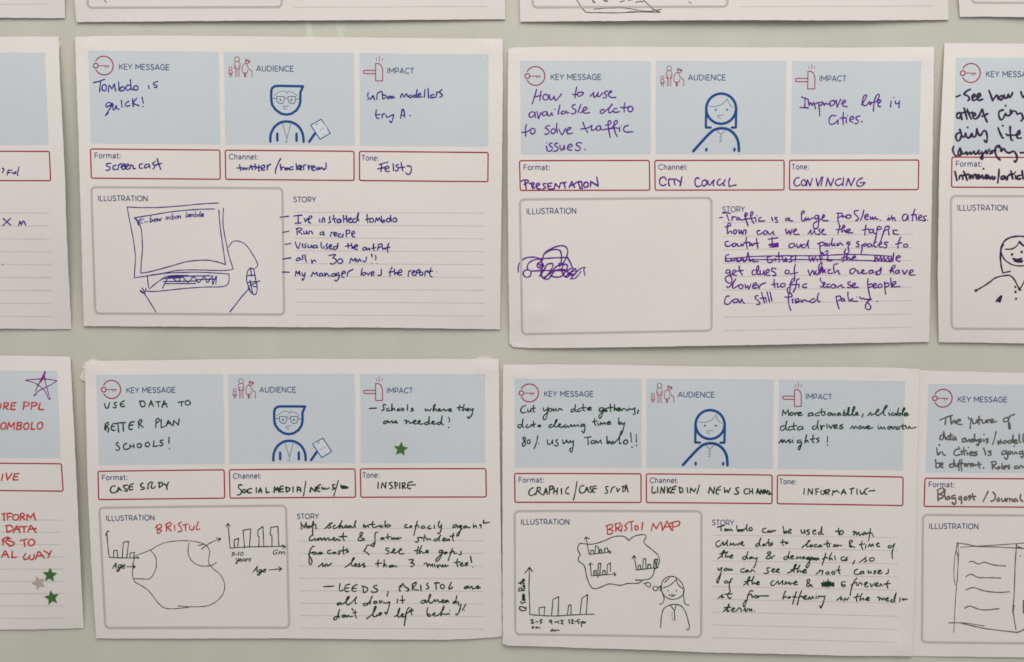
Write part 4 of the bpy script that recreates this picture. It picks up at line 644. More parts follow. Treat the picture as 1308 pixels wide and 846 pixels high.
twords(s9, 'g1', 'green', 1.66, '45,120 50,212|48,140 85,190! 112,125! 115,190|152,165 125,180 140,195 165,172! 175,185 200,110|205,110 195,200 190,290|205,150 230,150 238,210;345,205 400,155 445,130! 410,140 400,160 425,180 400,198 385,190|480,160 455,175 460,202 500,190 530,165 565,100! 545,150 535,200! 560,165 575,195 598,185|620,160 602,175 620,192 640,178 620,160|672,165 645,175 655,192 680,168! 690,190 720,170 742,102 728,150 735,190;840,150 842,190|o 848,118,5|855,160 865,190! 895,160 905,188|960,110 950,160 965,190 1000,182 1040,165|910,150 985,150|1060,160 1045,178 1065,185 1080,165! 1085,185|1115,105 1112,185|1150,150 1120,168! 1140,185 1185,165 1165,155;200,285 165,300 150,340 165,355 200,345 220,325! 230,355 260,325! 265,355 285,320! 300,322 305,350 335,325! 345,320 352,350 385,322! 395,320 400,350 420,340|430,345 475,325 462,315 448,335 475,355 500,335! 515,335 520,355 545,345|585,255 575,310 595,355|530,305 630,302;850,355 800,300 795,265 820,250 825,275 780,320 775,350 810,355 850,325;1020,250 990,255 985,310 985,380 965,435 945,410 985,375|1090,320 1060,325 1062,340 1090,335 1095,320! 1105,340|1150,270 1145,310 1155,340|1120,315 1185,305|1195,320 1200,340 1222,320! 1228,340|1240,320 1250,340 1272,315! 1280,340 1305,315 1320,325;215,430 200,425 160,480 150,560 150,640 170,660 185,620 165,570 140,530 200,500|208,500 195,520 218,532 235,512 208,500|242,512 252,530 275,505! 283,530 312,510 300,500 290,520 325,520|425,475 390,485 385,515 410,522 440,512|470,500 450,512 470,522 485,502! 495,518|535,480 520,500 540,518 515,530|585,430 580,480 590,530|545,490 620,470|640,460 615,475 650,495 620,508;935,415 885,415 880,432 858,470 845,490 870,500 912,538;1165,455 1130,450 1125,475 1160,490 1155,520 1125,525|1185,510 1240,475 1228,458 1210,485 1225,515 1262,505|1270,500 1325,470 1310,455 1290,490 1305,525 1355,520;265,690 320,640! 320,685 350,660|o 352,590,6|350,690 365,650! 380,660 385,680 435,640;605,695 680,640 725,580 708,578 690,620 690,670 712,680|718,672 752,655 738,645 725,670 745,685 775,660! 792,640! 785,660 800,680 775,688|815,668 850,640! 838,660 862,685 835,690;1030,600 1020,640 1025,690|990,650 1070,640|1105,600 1100,650 1095,690! 1118,655 1130,690|1200,668 1165,678 1172,695 1200,685 1212,668! 1220,690 1240,675 1265,690')
twords(s9, 'g2', 'green', 1.66, '200,150 170,165 175,190 210,188|252,165 228,180 240,192 265,172|330,105 310,180 285,290|300,172 335,160 350,190|415,165 380,180 398,202 425,182! 430,198|490,165 462,185 475,205 505,198|545,160 545,200|610,110 595,160 612,190 638,150! 630,220 605,268 585,255;820,150 785,165 785,190 815,180 830,155! 840,185|880,160 852,178 870,190 895,162! 880,210 850,295 830,280 900,200|945,165 915,182 932,195 955,170! 965,190 1000,185|o 1045,130,6|1040,155 1045,190! 1070,160 1082,188|1120,160 1142,155 1135,190|1175,95 1170,130 1200,130 1245,120;385,315 330,320 345,345 330,375 300,370|425,285 415,330 410,365|385,325 440,315|445,328 455,345 478,330! 500,345|575,330 540,345 552,362 580,350 625,285! 603,330 612,362|645,352 685,330 672,320 652,345 672,362 695,352|702,330 715,355 735,335! 742,355|790,265 775,310 790,360|745,300 800,295;345,430 330,480 325,525|290,485 350,475|385,420 360,480 350,525! 382,490 400,515 425,508|430,505 468,488 452,478 438,498 455,512 470,505;650,480 610,485 610,510 645,500 655,480! 630,560 580,620 565,600 600,560 660,510|702,500 670,510 680,525 712,505|775,455 745,540 720,610|740,510 790,490 800,520 830,515|880,490 888,530 855,532;220,600 270,595 280,605 245,640! 290,650 280,675 245,688;415,655 445,640 460,690! 480,650 500,680! 520,650! 525,690|545,655 555,690|o 560,632,5|575,665 590,700! 612,662 640,690|650,660 655,690 685,662! 692,688 720,668|840,590 830,640 845,685|800,635 870,625|872,660 908,645 895,635 875,655 890,677 918,670|975,635 938,645 970,662 930,672|1005,555 1020,635|o 1035,695,7')
twords(s9, 'g3', 'green', 1.72, '92,160 235,150;320,115 310,190 330,220 365,200|455,125 400,140 385,190 400,225 440,225|395,180 440,175|560,125 500,160 485,200 510,225 545,220|500,185 550,180|640,150 645,235|625,150 690,170 705,200 680,235 640,240|835,140 790,150 790,170 835,195 835,225 800,238 755,230;992,225 975,290;330,380 285,390 280,412 315,405 330,385! 345,405 400,370 450,305 430,300 405,350 410,395 440,410 520,340 552,300 530,350 540,400;700,390 650,395 650,420 690,415 720,385 770,290! 745,340 740,400|820,360 790,370 800,395 835,380 820,360|870,350 880,390! 905,352|920,378 960,388 1010,370! 1000,440 965,540 945,510;1120,330 1115,385|1185,285 1190,385|1155,350 1220,345;285,570 235,590 235,615 275,605 312,475! 297,560 315,590|380,550 350,565 360,585 395,570 380,550|402,555 415,582 440,555! 455,578 500,568|485,462 500,490|530,490 530,540 547,597|500,525 548,515;690,605 770,540 825,445 805,440 780,520 785,575 830,570 828,548|845,560 900,535 882,520 860,545 880,562;1080,575 1130,540 1150,455 1130,500 1125,582 1160,572|1168,565 1202,548 1185,535 1168,565 1190,582 1220,572|1290,450 1260,470 1235,560 1215,700! 1222,640 1235,590|1230,540 1300,500|1322,465 1310,500 1320,552|1290,490 1340,490')
twords(s9, 'g4', 'green', 1.72, '18,140 0,170 12,228|22,165 50,112 68,150 130,190 138,205 98,222|185,120 180,210|185,125 235,95 225,140 190,165! 215,200 265,205|298,140 305,215|400,110 380,130 405,155 408,180 375,190|490,110 525,103 560,110|510,115 515,195|600,125 575,140 580,175 615,185 630,150 600,125|725,95 690,180 705,190 745,165;960,150 915,165 905,185 945,180 965,160! 980,182 1000,155! 1015,155 1020,190 1050,185|1060,175 1110,155 1092,148 1070,172 1095,186 1130,170;360,345 305,360 305,385 340,385 370,350! 382,380 440,275 428,265 410,330 425,385 470,370 490,335! 500,365 525,345! 540,342 548,370 585,368|590,365 622,345 605,340 590,368 620,378 655,360|668,345 640,360 650,378 682,355! 690,375|790,355 750,375 760,392 785,370 800,285! 790,350 800,388|820,365 828,420|860,400 840,490 805,550 785,535|925,405 880,485|o 907,492,8;395,450 385,500 395,560 430,572 432,550 400,540|455,552 502,530 488,522 468,550 500,567 545,550 610,480 620,430 595,490 575,562! 610,535 635,545 700,535|o 705,490,8')



s11 = Sheet('white worksheet at the right edge in grey marker with a sketched page of wavy lines', [(1168, 473), (1220, 474.4), (1260, 475.6), (1308, 476.6), (1700, 484)], [(1700, 484), (1696, 850)],
    [(1160, 838), (1200, 838.6), (1308, 840), (1696, 850)], [(1168, 473), (1166, 560), (1163, 700), (1160, 838)],
    [(0, (1185.8, 490.4), (1688, 494)), (118, (1182.4, 603.8), (1684, 607)), (126, (1181.6, 611), (1683, 614)), (163.5, (1180.4, 647), (1682, 651)), (174.5, (1179, 657.8), (1681, 661)), (336, (1177.6, 820.6), (1678, 826))],
    (0.45, 0, 1, .4, .8, 0.8))
template(s11)
twords(s11, 'U', 'grey', 2.0, '345,648 410,620 480,597|408,622 400,700|460,600 460,650 465,692! 500,652 510,687|515,672 565,657 555,640 525,660 535,692 582,696;650,618 662,640 690,630|680,638 670,742|697,650 702,687 730,680 745,652! 752,682|768,608 765,650 770,697|735,650 800,645! 805,680 830,675 842,650! 850,677|858,677 862,648! 885,645|888,667 925,652 910,638 890,655 900,677 955,665;1072,620 1035,635 1035,667 1075,660 1085,630 1060,622|1150,588 1100,610 1085,650 1090,742 1102,745 1098,680')
twords(s11, 'V', 'grey', 2.0, '372,45 350,60 345,97 378,90 385,12! 395,60 408,97|442,68 418,78 422,102 446,90! 452,100|460,30 458,80 465,102|435,58 485,52|508,70 482,80 485,102 512,92 512,75! 522,106;622,85 590,92 590,125 620,117 625,92! 640,122 660,95! 670,122|700,92 675,105 690,127 707,98! 712,122|718,40 718,117|730,97 737,117 757,97! 765,112 757,162 738,150|790,90 770,100 795,115 775,130|815,97 822,120|o 820,44,9|866,90 840,100 866,120 845,137;970,112 975,152! 1000,102! 1008,145|1045,110 1025,125 1045,142 1065,117 1045,110|1112,105 1080,115 1085,137 1120,122 1135,50! 1132,132|1147,127 1178,112 1162,100 1147,120 1157,142 1185,135|1202,40 1202,110 1217,132|1245,40 1242,110 1260,132;310,190 315,240 322,267|332,264 340,240! 370,235 380,262 405,268|o 338,157,12;560,200 520,205 495,240 510,270 562,260|577,237 582,264|602,185 602,240 612,267|570,227 630,220|637,240 642,264|o 652,184,9|o 548,180,10|665,252 700,240 690,228 665,245 675,270 702,264|742,230 710,240 742,252 732,270 705,270;815,190 830,230 836,264|897,220 865,230 897,247 887,267 862,270;1062,220 1020,225 1015,260 1050,252 1062,225! 1078,280 1065,312 1040,292|1095,225 1080,245 1100,257 1112,235 1095,225|1128,230 1132,257|o 1146,170,9|1150,257 1160,232! 1182,252|1242,225 1207,230 1207,255 1245,242! 1240,292 1215,280;295,315 300,360 300,402|305,357 345,352 335,392 310,407|342,387 377,362 362,350 345,375 355,397 380,397;487,360 450,370 455,397 490,387 495,315! 505,370 520,395|532,360 535,390|560,315 548,370 550,432|580,315 572,370 580,437|530,362 600,355|610,380 637,367 620,358 608,375 620,392|640,392 650,357! 672,362|672,382 697,367 687,355 672,372 682,392|702,388 710,362! 732,382|760,340 762,377 777,407|735,372 790,365|o 815,405,10;905,340 912,417|898,342 940,335 950,360 915,377! 957,417|985,390 965,402 975,417 995,402 985,390|1015,360 1017,417|1030,407 1060,392 1047,380 1030,400 1042,420|1097,375 1070,385 1097,402 1080,418;1182,385 1150,390 1155,412 1187,405|1200,412 1205,387! 1230,380|1232,402 1262,387;320,640 325,762|315,647 375,620 385,660 332,690! 375,702 370,727 325,742|400,640 395,700 410,747|440,710 420,722 425,747 450,737 440,710|507,700 475,710 475,737 510,727! 517,780 495,797 475,775;575,712 550,722 550,745 578,735|575,715 577,792|625,715 605,730 610,752 637,740 625,715|672,700 650,715 677,732 655,752|695,680 700,720 717,752|660,717 732,712;915,665 942,700 932,750 893,765|975,730 960,745 970,767 990,750 975,730|1010,735 1017,767 1040,757 1050,735! 1055,765|1065,767 1068,737! 1085,735|1097,767 1102,737! 1122,742 1127,767|1167,735 1140,750 1150,770 1175,752! 1187,767|1217,690 1212,740 1240,767')
trace(s11, 'V', 'drawn_slash', 'grey', 1.8, '950,12 935,80 914,154|864,656 840,710 810,768')
trace(s11, 'W', 'sketched_page', 'grey', 1.0, '240,690 244,600 250,500 256,430 264,300 262,225|250,445 240,400 244,310 258,226 252,260 262,300 258,430|w1.2 255,220 310,228 370,239 480,242 640,252|275,243 420,234 570,224 640,218|w1.3 570,224 562,330 556,500 550,570 566,674|w2.2 554,548 550,580|213,640 290,640 400,656|w1.2 275,640 340,656 420,672 575,690|w1.6 565,690 590,684 620,666|w1.9 568,228 570,244|w1.6 578,242 596,246')
trace(s11, 'W', 'sketched_writing_line', 'grey', 1.35, '320,320 340,318 368,331 400,322 450,336 512,342|303,398 330,385 370,402 430,403 487,405|303,467 345,455 400,472 470,480 530,477|297,563 325,552 370,568 410,572 478,565|o 589,290,4|#602,520 625,520 625,590 602,590')

s10 = Sheet('white worksheet in green ink with a drawn woman thinking of a map cloud', [(642.6, 466), (700, 465.4), (780, 466.2), (900, 468.4), (1000, 468.8), (1090, 469), (1150, 470), (1174.6, 471.6)],
    [(1174.6, 471.6), (1173, 540), (1171, 620), (1169.6, 700), (1167.4, 780), (1165.2, 838.4)], [(642.2, 822), (646, 824.8), (700, 826.4), (760, 828.4), (830, 830.4), (900, 833.6), (1000, 835.6), (1080, 838), (1165.2, 838.4)],
    [(642.6, 466), (641.8, 560), (641.8, 640), (641.8, 740), (642.2, 822)],
    [(0, (657, 483.8), (1156, 487), -1.2), (118, (657.6, 597.6), (1153.6, 601.4)), (126, (657.4, 605), (1153.6, 609.6)), (163.5, (657.8, 641.8), (1153.2, 646)), (174.5, (657.4, 653), (1152, 656)), (336, (658.2, 810.4), (1150.4, 820.6))],
    (1.5, 2.6, .4, .5, .6, 1.2), ((664, 476, .8), (1146, 826, .9), (1120, 470, .5), (660, 815, .5)))
template(s10, 'woman')
twords(s10, 'f5', 'green', 1.66, '127,65 95,75 78,110 95,137 130,127|147,100 150,127 167,120 177,98! 182,127|205,58 202,110 214,130|180,92 222,88;300,85 305,112 330,107 347,80! 342,130 327,190 307,202 300,172 340,130|367,90 350,105 365,122 387,105 367,90|397,90 402,117 425,92! 430,117|447,117 457,92 487,107;602,95 575,105 578,127 605,112 615,55! 612,110 627,122|657,95 635,105 640,124 672,112|692,50 690,100 707,117|668,87 722,82|735,100 770,88 760,80 735,92 740,108 775,105;887,85 855,90 850,117 880,112 892,88! 882,140 862,187 845,170 870,135 922,102 910,92 900,105 905,120 930,118|960,50 957,100 967,122|925,87 985,82|1000,55 997,112! 1012,88 1022,112|1032,105 1057,92 1042,85 1030,100 1042,117 1065,102! 1072,114 1085,92 1100,97|1112,95 1117,114|o 1137,71,4|1130,112 1147,92 1165,102 1202,87! 1197,112 1202,140 1185,152|1235,105 1225,142;87,250 55,255 55,280 85,272 100,195! 94,250 105,280|147,250 130,265 140,282 167,270 190,262|205,215 202,255 212,274|180,252 225,245|245,265 262,255 275,262 262,272 245,265;385,250 360,258 358,277 390,272 432,220 435,200 420,215 412,267 435,272 470,250 457,243 448,265 478,278 500,262|522,250 505,262 515,280 537,262! 547,277 575,250! 582,272 605,250! 612,268 640,250! 650,270|o 660,226,4|702,245 672,250 668,268 710,257! 707,300 697,332 678,310;805,190 802,230 817,262|785,224 830,215|835,235 842,257|o 847,211,4|857,257 867,228 882,247 902,228! 912,247|925,237 960,227 945,220 925,235 935,250 967,242;1042,185 1040,242! 1062,225 1065,242 1045,250|1072,235 1082,248 1100,228! 1087,290 1064,352 1062,322 1080,310;120,375 100,380 105,400 125,422 120,452 100,464 95,440 115,415 127,395 117,375|165,400 145,405 145,437 170,432 165,400|o 188,393,5|245,362 235,420 210,488|o 255,438,6;340,400 345,442 375,437 390,400! 392,442|437,395 425,415 447,442 432,462 408,452|490,400 497,437 520,420 527,400! 547,432 560,412|565,407 572,427 597,407! 592,470 577,522 560,497 575,478;705,378 770,370|737,375 742,447|790,405 770,415 775,437 800,432 800,410 790,405|815,437 820,407! 840,432! 862,402! 872,437|925,365 927,432! 950,412 950,432 927,438|990,415 965,425 970,440 1002,427! 1045,380 1052,350! 1047,432 1067,434|1110,400 1090,415 1095,440 1127,432 1125,405 1105,400')
twords(s10, 'h4', 'green', 1.72, '132,108 100,125 85,165 100,188 130,185 155,165|160,180 175,118|170,110 205,105 200,135 180,145! 225,180|240,185 265,110! 280,175|250,155 280,150|300,175 305,100|300,95 335,90 335,115 308,130|345,170 350,110|385,110 380,175|350,145 385,140|425,115 428,175|500,100 475,125 475,165 505,170;660,85 625,95 615,140 635,165 660,155|670,155 690,100! 710,150|680,130 708,128|745,95 720,105 740,130 745,150 720,155|790,90 760,95 755,150 775,155|755,120 795,115;915,95 890,100 895,125 910,145 900,165 880,165|955,110 940,160|955,108 985,95|1000,110 1015,150! 1035,115|1070,95 1068,150|1060,95 1095,100 1090,140 1070,150|1100,75 1125,155')
twords(s10, 'h5', 'green', 1.72, '65,90 60,140 75,155 100,140|115,95 118,150|145,155 150,95! 180,155! 185,90|210,95 215,155|245,95 215,125! 245,155|300,85 265,100 250,145 280,150|260,120 290,115|330,100 335,150|325,95 360,110 360,140 335,150|405,100 412,150|435,150 440,105! 475,140! 490,110;615,155 630,95! 665,160! 675,95|735,85 700,110 690,155 715,165|700,125 735,120|770,100 775,150! 795,125! 810,150! 830,105|915,100 885,105 890,125 912,150 890,165 865,160;1005,110 970,120 968,155 985,165 1005,155|1020,115 1018,165|1048,110 1050,160|1020,140 1050,138|1085,160 1100,110! 1115,160|1090,145 1112,140|1125,165 1130,120! 1150,160! 1155,120|1165,160 1170,120! 1190,160! 1195,125|1200,130 1218,148 1205,165 1240,160')
trace(s10, 'Q', 'exclamation_mark', 'green', 1.4, '757,424 762,480|789,434 790,480|o 765,509,5|o 791,499,5')
trace(s10, 'Q', 'drawn_slash', 'green', 1.57, '443,710 436,760 422,820|1158,730 1152,755 1143,780')
twords(s10, 'h6', 'green', 1.66, '135,155 128,235|185,240 195,155! 245,235! 250,155|295,165 300,240|290,165 335,155|295,200 330,198|370,180 365,220 395,238 415,210 405,180|430,185 435,240|425,180 485,170 475,200 440,210! 480,240|525,250 535,185! 560,205! 580,180! 620,210|650,235 685,165! 715,235|660,210 710,205|770,160 830,148|795,160 790,235|868,160 872,235|915,180 920,220 945,228 965,200|1020,150 985,165 975,210 990,235 1010,230|1035,188 1118,182')
twords(s10, 'f6', 'green', 1.66, '65,112 70,60! 90,97! 115,60! 122,110|150,80 132,92 140,110 160,100 150,80|170,85 177,107! 187,84 205,90|202,102 232,87 217,80 200,98 212,112 242,102;322,85 295,95 295,114 325,105 330,85! 337,112|382,85 355,95 360,112 390,108|410,50 407,95 427,110|385,82 440,75|437,85 440,107|o 461,46,4|490,85 465,92 470,110 495,100 490,85|502,90 507,110 527,92! 532,110|572,87 548,95 552,110 577,97! 582,108|600,110 610,62! 602,100 625,110 632,92 610,90|640,102 655,40 645,38 640,80 650,108 672,100|672,100 702,45 695,32 682,60 682,100 700,110|705,100 730,87 715,80 708,102 737,107|775,95 765,125;815,112 840,82! 847,110 870,92|878,97 915,62 900,55 885,90 900,110 930,95! 985,30 975,22 957,60 955,100 972,110|1000,85 1007,110|o 1012,61,4|1042,85 1020,98 1040,110 1062,90! 1067,110|1087,45 1077,100 1097,110 1102,92 1082,92|1110,97 1142,52 1132,43 1120,80 1122,110|1135,102 1167,92 1150,85 1135,100 1147,114 1177,102;82,200 50,210 55,240 87,225 102,158! 94,215 107,240|142,205 120,215 125,240 155,230|165,175 162,220 177,237|140,207 190,198|227,205 200,215 205,237 235,227 240,205! 247,232;352,200 330,210 335,230 362,220 380,155! 372,205 382,232|400,195 407,237! 417,202 437,202|455,185 460,222|475,195 490,224! 512,190|517,212 547,200 535,188 518,205 525,224 552,218|597,185 570,200 597,212 590,227 563,220;665,227 680,202! 695,227! 710,202! 725,224|750,200 735,212 745,227 765,215 750,200|775,205 782,227! 802,207|802,218 832,205 820,200 802,215 815,227 860,217;905,205 910,227|o 911,186,4|920,230 930,207! 945,227 957,210! 972,230|1005,205 990,215 1000,230 1020,215 1005,205|1027,205 1037,230! 1057,205|1087,210 1065,215 1070,232 1097,222|1125,185 1120,220 1135,230|1100,205 1150,198! 1155,225|1170,228 1180,205! 1197,222 1240,212;32,352 60,320! 64,350 80,322! 95,347 115,325|132,320 115,332 142,342 125,352|152,325 158,350|o 160,300,4|227,325 200,330 200,350 232,340! 227,380 212,412 205,390 237,360|277,280 262,352! 282,327 292,347|337,280 327,330 342,347|310,320 350,312|387,305 365,315 387,332 370,347')
trace(s10, 'R', 'exclamation_mark', 'green', 1.4, '718,446 717,480|o 719,497,5')
trace(s10, 'S', 'drawn_bar_chart', 'green', 1.23, 'w1.3 158,370 155,470 158,560 160,628|160,630 220,635 300,638 400,632 515,628|*w1.4 132,402 158,367 173,392|*212,630 210,592 243,588 238,633|*280,635 288,546 320,530 316,633|*368,630 375,578 388,577 388,631|*438,628 448,540 480,518 472,628')
twords(s10, 'h7', 'green', 1.66, '165,350 160,385 120,390 85,370 90,340 130,345 160,362|95,278 112,300! 158,282|115,258 150,264|120,242 152,250! 118,222 150,228! 118,202 150,208|125,182 148,192;70,145 150,140|72,145 80,110 112,115 112,140! 150,108|125,90 145,95 145,75 125,75 125,90|70,50 110,45 145,55|100,65 100,30|130,12 112,22 135,30 145,5 122,-2')
twords(s10, 'h7', 'green', 1.54, '220,505 250,500 235,525! 260,540 225,548|285,528 315,526|365,500 340,505 340,520 362,532 338,552;235,610 250,585 262,608|240,600 258,598|285,590 290,610! 300,592 320,605 338,598;480,510 455,510 455,530 480,530 480,510! 484,555|520,530 548,530|560,515 570,550|590,510 620,510 600,548! 625,555;470,650 490,618 505,648|478,636 500,634|520,625 525,642 545,630 575,634;695,500 702,548|720,505 750,505 725,545! 755,548|770,525 790,523|825,500 800,505 805,525 825,532 808,552;845,530 850,590|845,535 870,525 865,550|880,525 885,545 902,530')
trace(s10, 'S', 'drawn_map_cloud', 'green', 1.23, '440,235 500,240 560,226 620,200 670,195 690,202 708,220|708,220 740,195 790,187 804,200 792,230 830,265 865,295 878,325 868,365 850,380 845,405 825,430 790,438 745,438|745,440 780,441 760,456 700,458 660,468 600,460 560,475 520,487 495,470 475,420 462,360 432,335 430,310 440,300 425,270 430,245 440,235')
trace(s10, 'S', 'drawn_small_bar_chart', 'green', 1.18, '*470,202 480,250 488,297|*488,297 550,290 608,284|*463,212 470,200 489,210|*497,295 497,275 512,273 514,293|*520,293 524,249 540,256 543,290|*w1.4 545,290 546,272 556,268 558,288|*574,288 574,264 590,260 594,285|*598,276 610,284 602,292')
trace(s10, 'S', 'drawn_small_bar_chart', 'green', 1.18, '*495,346 498,385 500,415|*500,416 570,410 636,406|*486,358 494,344 508,352|*w1.5 515,413 515,388 527,385 528,412|*w1.3 536,424 540,348 553,345 547,415|*w1.4 562,410 565,385 576,387 578,408|*587,408 589,352|*592,352 606,342 606,392|*624,396 637,407 626,416')
trace(s10, 'S', 'drawn_small_bar_chart', 'green', 1.23, '*736,306 745,345 750,383|*750,383 810,376 870,370|*726,320 737,303 748,315|*760,382 760,358 772,355 775,380|*785,378 788,322 802,320 803,375|*w1.4 812,375 815,352 827,352 830,372|*w1.4 846,370 850,325 867,322 860,370|*854,332 860,366')
trace(s10, 'S', 'drawn_thought_bubble', 'green', 1.23, '830,462 820,453 804,455 806,470 824,478 830,464|800,455 790,460|870,484 858,472 843,480 846,494 862,497 872,486|872,480 888,470')
trace(s10, 'S', 'drawn_woman', 'green', 1.18, 'w1.2 890,490 893,450 922,422 965,422 1002,456 1014,500 996,532 950,546 912,532 893,506 890,490|900,482 938,466 972,434|972,430 980,462 1006,486|908,452 935,425|w1.2 893,506 904,545 892,568 878,572|w1.2 886,470 882,500|1010,500 1014,545 1022,572 1043,578|w1.2 930,518 945,528 966,520|945,515 956,530|885,702 888,650 896,610 910,590 938,577 970,573 1000,584 1022,615 1036,660 1044,695 1040,716|1028,708 1034,716|*938,578 962,608 971,575|*961,608 964,664|o 926,497,4|o 972,498,4|o 948,620,3|o 947,634,3|o 950,648,3|o 953,660,3')
twords(s10, 'S', 'red', 1.7, '588,135 590,185|582,140 612,130 618,145 595,158! 620,165 612,182 592,185|635,130 637,170|630,130 660,122 655,145 640,150! 668,170|671,134 668,166|700,124 686,138 699,152 684,166|705,118 735,112|722,115 725,165|742,140 745,160 760,155 755,138 742,140|785,118 780,162;832,165 842,125! 860,155! 885,118 895,165|895,165 920,112! 945,162|905,145 942,140|950,120 952,165|935,125 985,112 985,135 952,145')
twords(s10, 'g5', 'green', 1.61, '65,90 100,75 155,65|110,75 112,135|168,105 155,122 172,135 188,118 168,105|195,135 205,110! 225,130! 240,110! 260,135|310,65 320,135! 350,115 355,135 325,138|397,115 365,120 370,138 400,125! 440,85 445,50! 437,100 450,135|490,90 470,105 480,130 510,125 510,100 490,90;690,100 650,110 650,150 690,155|730,130 705,140 710,155 735,145 737,130! 745,155|755,155 770,125! 785,140 812,125;905,75 915,100 920,165! 950,135 955,160 925,165|965,150 1012,127 1000,110 975,135 980,160 1017,162;95,260 55,275 45,310 65,335 100,325 125,290! 138,275 145,320 175,290 195,250! 187,310 200,325|225,320 235,290! 250,312 272,290! 285,320 320,300|330,320 342,290! 358,305|362,300 395,285 383,270 365,290 375,315 410,320;600,290 560,310 560,335 590,325 620,225! 602,290 615,330|667,300 645,315 650,330 680,310! 690,325|725,240 715,290 730,330|690,290 738,285|772,285 745,305 750,325 775,300;905,245 900,290 915,325|875,285 935,272|965,275 940,283 945,300 972,290;70,490 120,450 160,385 145,385 120,430 130,475|95,430 190,405|200,400 170,440 175,475 200,455! 212,475|220,465 265,450 250,440 230,460 235,485 260,480;430,460 390,475 395,500 430,490 455,400! 442,470 455,495|505,465 475,480 485,495 515,470! 520,490|535,480 552,495 577,475! 555,560 530,610;770,490 720,440 710,410 745,405 745,425 695,470 690,490 730,490 800,450;960,460 920,475 925,500 960,490 990,400! 977,460 987,495|1005,482 1042,460 1030,450 1005,470 1015,495 1050,490|1075,495 1090,465! 1105,490! 1130,465! 1140,495|1172,465 1155,480 1170,492 1188,475 1172,465|1245,470 1210,480 1215,500 1245,480! 1247,560 1220,605 1205,585 1260,510 1300,480')
twords(s10, 'g6', 'green', 1.61, '-65,115 -58,155 -35,155 -20,115! -15,160|38,115 5,125 32,148 35,170 5,175|75,135 115,130 108,115 85,130 85,165 122,165|185,140 150,150 155,170 185,160 192,75! 182,130 192,165 215,172;400,95 395,140 410,180|360,135 430,130|440,125 415,140 420,175 455,160 455,135 440,125;575,140 595,135 585,182! 615,140 625,182! 650,145 660,185 690,165|725,145 695,160 705,180 735,155! 745,175|795,100 785,170 770,250|745,160 790,152 812,160 830,200;-55,335 0,290 45,250 30,245 5,300 10,325 40,315|60,300 45,312 60,328 80,312 60,300|130,295 100,305 105,328 138,322|180,300 150,315 160,330 185,312! 195,328|260,250 255,300 270,335|215,295 285,280! 287,325|o 310,285,6|355,295 335,310 345,325 370,310 355,295|380,325 390,300! 410,312 440,308;600,335 550,310 530,270 550,245 572,255 540,290 535,320 560,330;690,255 680,310 700,360|655,300 725,290|730,345 740,300|o 745,270,5|765,325 785,290! 800,322 820,290! 832,320|865,300 900,285 890,275 870,295 880,320 910,322;1045,310 1015,315 1020,340 1050,330 1095,285! 1075,340 1060,400 1065,472;10,470 40,485 60,452! 82,462! 85,490|105,460! 95,488|145,462 112,475 122,492 150,470! 158,490|240,405 220,480 195,552|200,478 245,455 262,470|315,400 290,450 285,490! 308,465 322,490|350,440 360,488|465,445 430,465 440,495 475,490|512,455 482,470 508,488 480,500|600,495 575,540;660,515 710,480 740,450! 725,470 748,500 715,512|800,460 780,480 790,500 830,500 840,470 815,460 795,468')
twords(s10, 'g7', 'green', 1.66, '70,75 85,110 108,82! 122,70! 100,180 70,270 60,230 110,150|180,80 150,95 160,115 190,100 180,80|205,85 210,110 235,87! 240,107 262,95;410,85 370,95 370,130 412,130|455,100 425,115 435,130 462,112! 470,130|490,130 505,100! 525,108 545,130;740,75 700,80 705,105 720,130 690,150 660,140|755,117 800,97 785,85 765,105 775,130 805,128|815,120 857,97 845,85 822,110 830,130 862,132;965,145 1030,110 1080,35 1060,35 1045,90 1050,135|1010,100 1110,80|1125,40 1095,100 1090,137! 1128,110 1138,135|1150,125 1207,105 1190,95 1162,115 1170,140 1212,135;180,240 155,250 165,275 195,260 180,240|260,215 235,230 215,300 230,385|195,265 240,255;400,300 460,250 485,190 465,200 450,250 460,300|410,255 520,235|535,185 510,240 510,287! 538,265 548,285|560,280 602,265 590,250 565,270 575,292 602,290;790,240 755,260 755,295 790,300 825,265! 845,245 850,287 880,265 905,240! 902,292|928,290 942,250! 962,282 985,255! 1000,290 1020,270|1035,277 1087,260 1070,250 1045,270 1055,292 1095,290;1290,320 1230,270 1215,235 1245,225 1250,245 1215,285 1215,310 1250,310 1275,290;75,465 130,420! 120,460 150,450|o 148,368,5|215,390 195,430 215,467 242,460|160,415 257,410;520,375 490,370 465,410 440,500 410,575 395,545 430,490|450,430 500,410! 510,460 528,435|560,430 540,450 560,465 587,447 560,430|592,457 602,435! 660,437 725,435;940,375 915,430 905,477! 938,440 950,465|1000,445 970,455 980,468 1008,450|1080,380 1050,470 1030,545|1030,450 1065,440 1078,460|1145,370 1110,470 1090,552|1100,455 1150,440 1160,460|1168,465 1210,442 1195,430 1172,455 1190,480 1220,470|1235,480 1248,445! 1262,478|1272,475 1285,442! 1300,470|1335,440 1330,470|o 1336,415,5|1355,465 1370,440 1400,445 1448,440! 1425,520 1395,590 1380,560;140,635 200,590 215,540 195,580 190,637! 225,625|150,590 240,580|245,612 287,600 270,590 250,610 260,637 290,630|305,632 340,590! 365,598 370,637|400,625 422,590! 425,637|440,637 452,605! 472,602 480,632! 500,602 507,637|o 542,632,8')
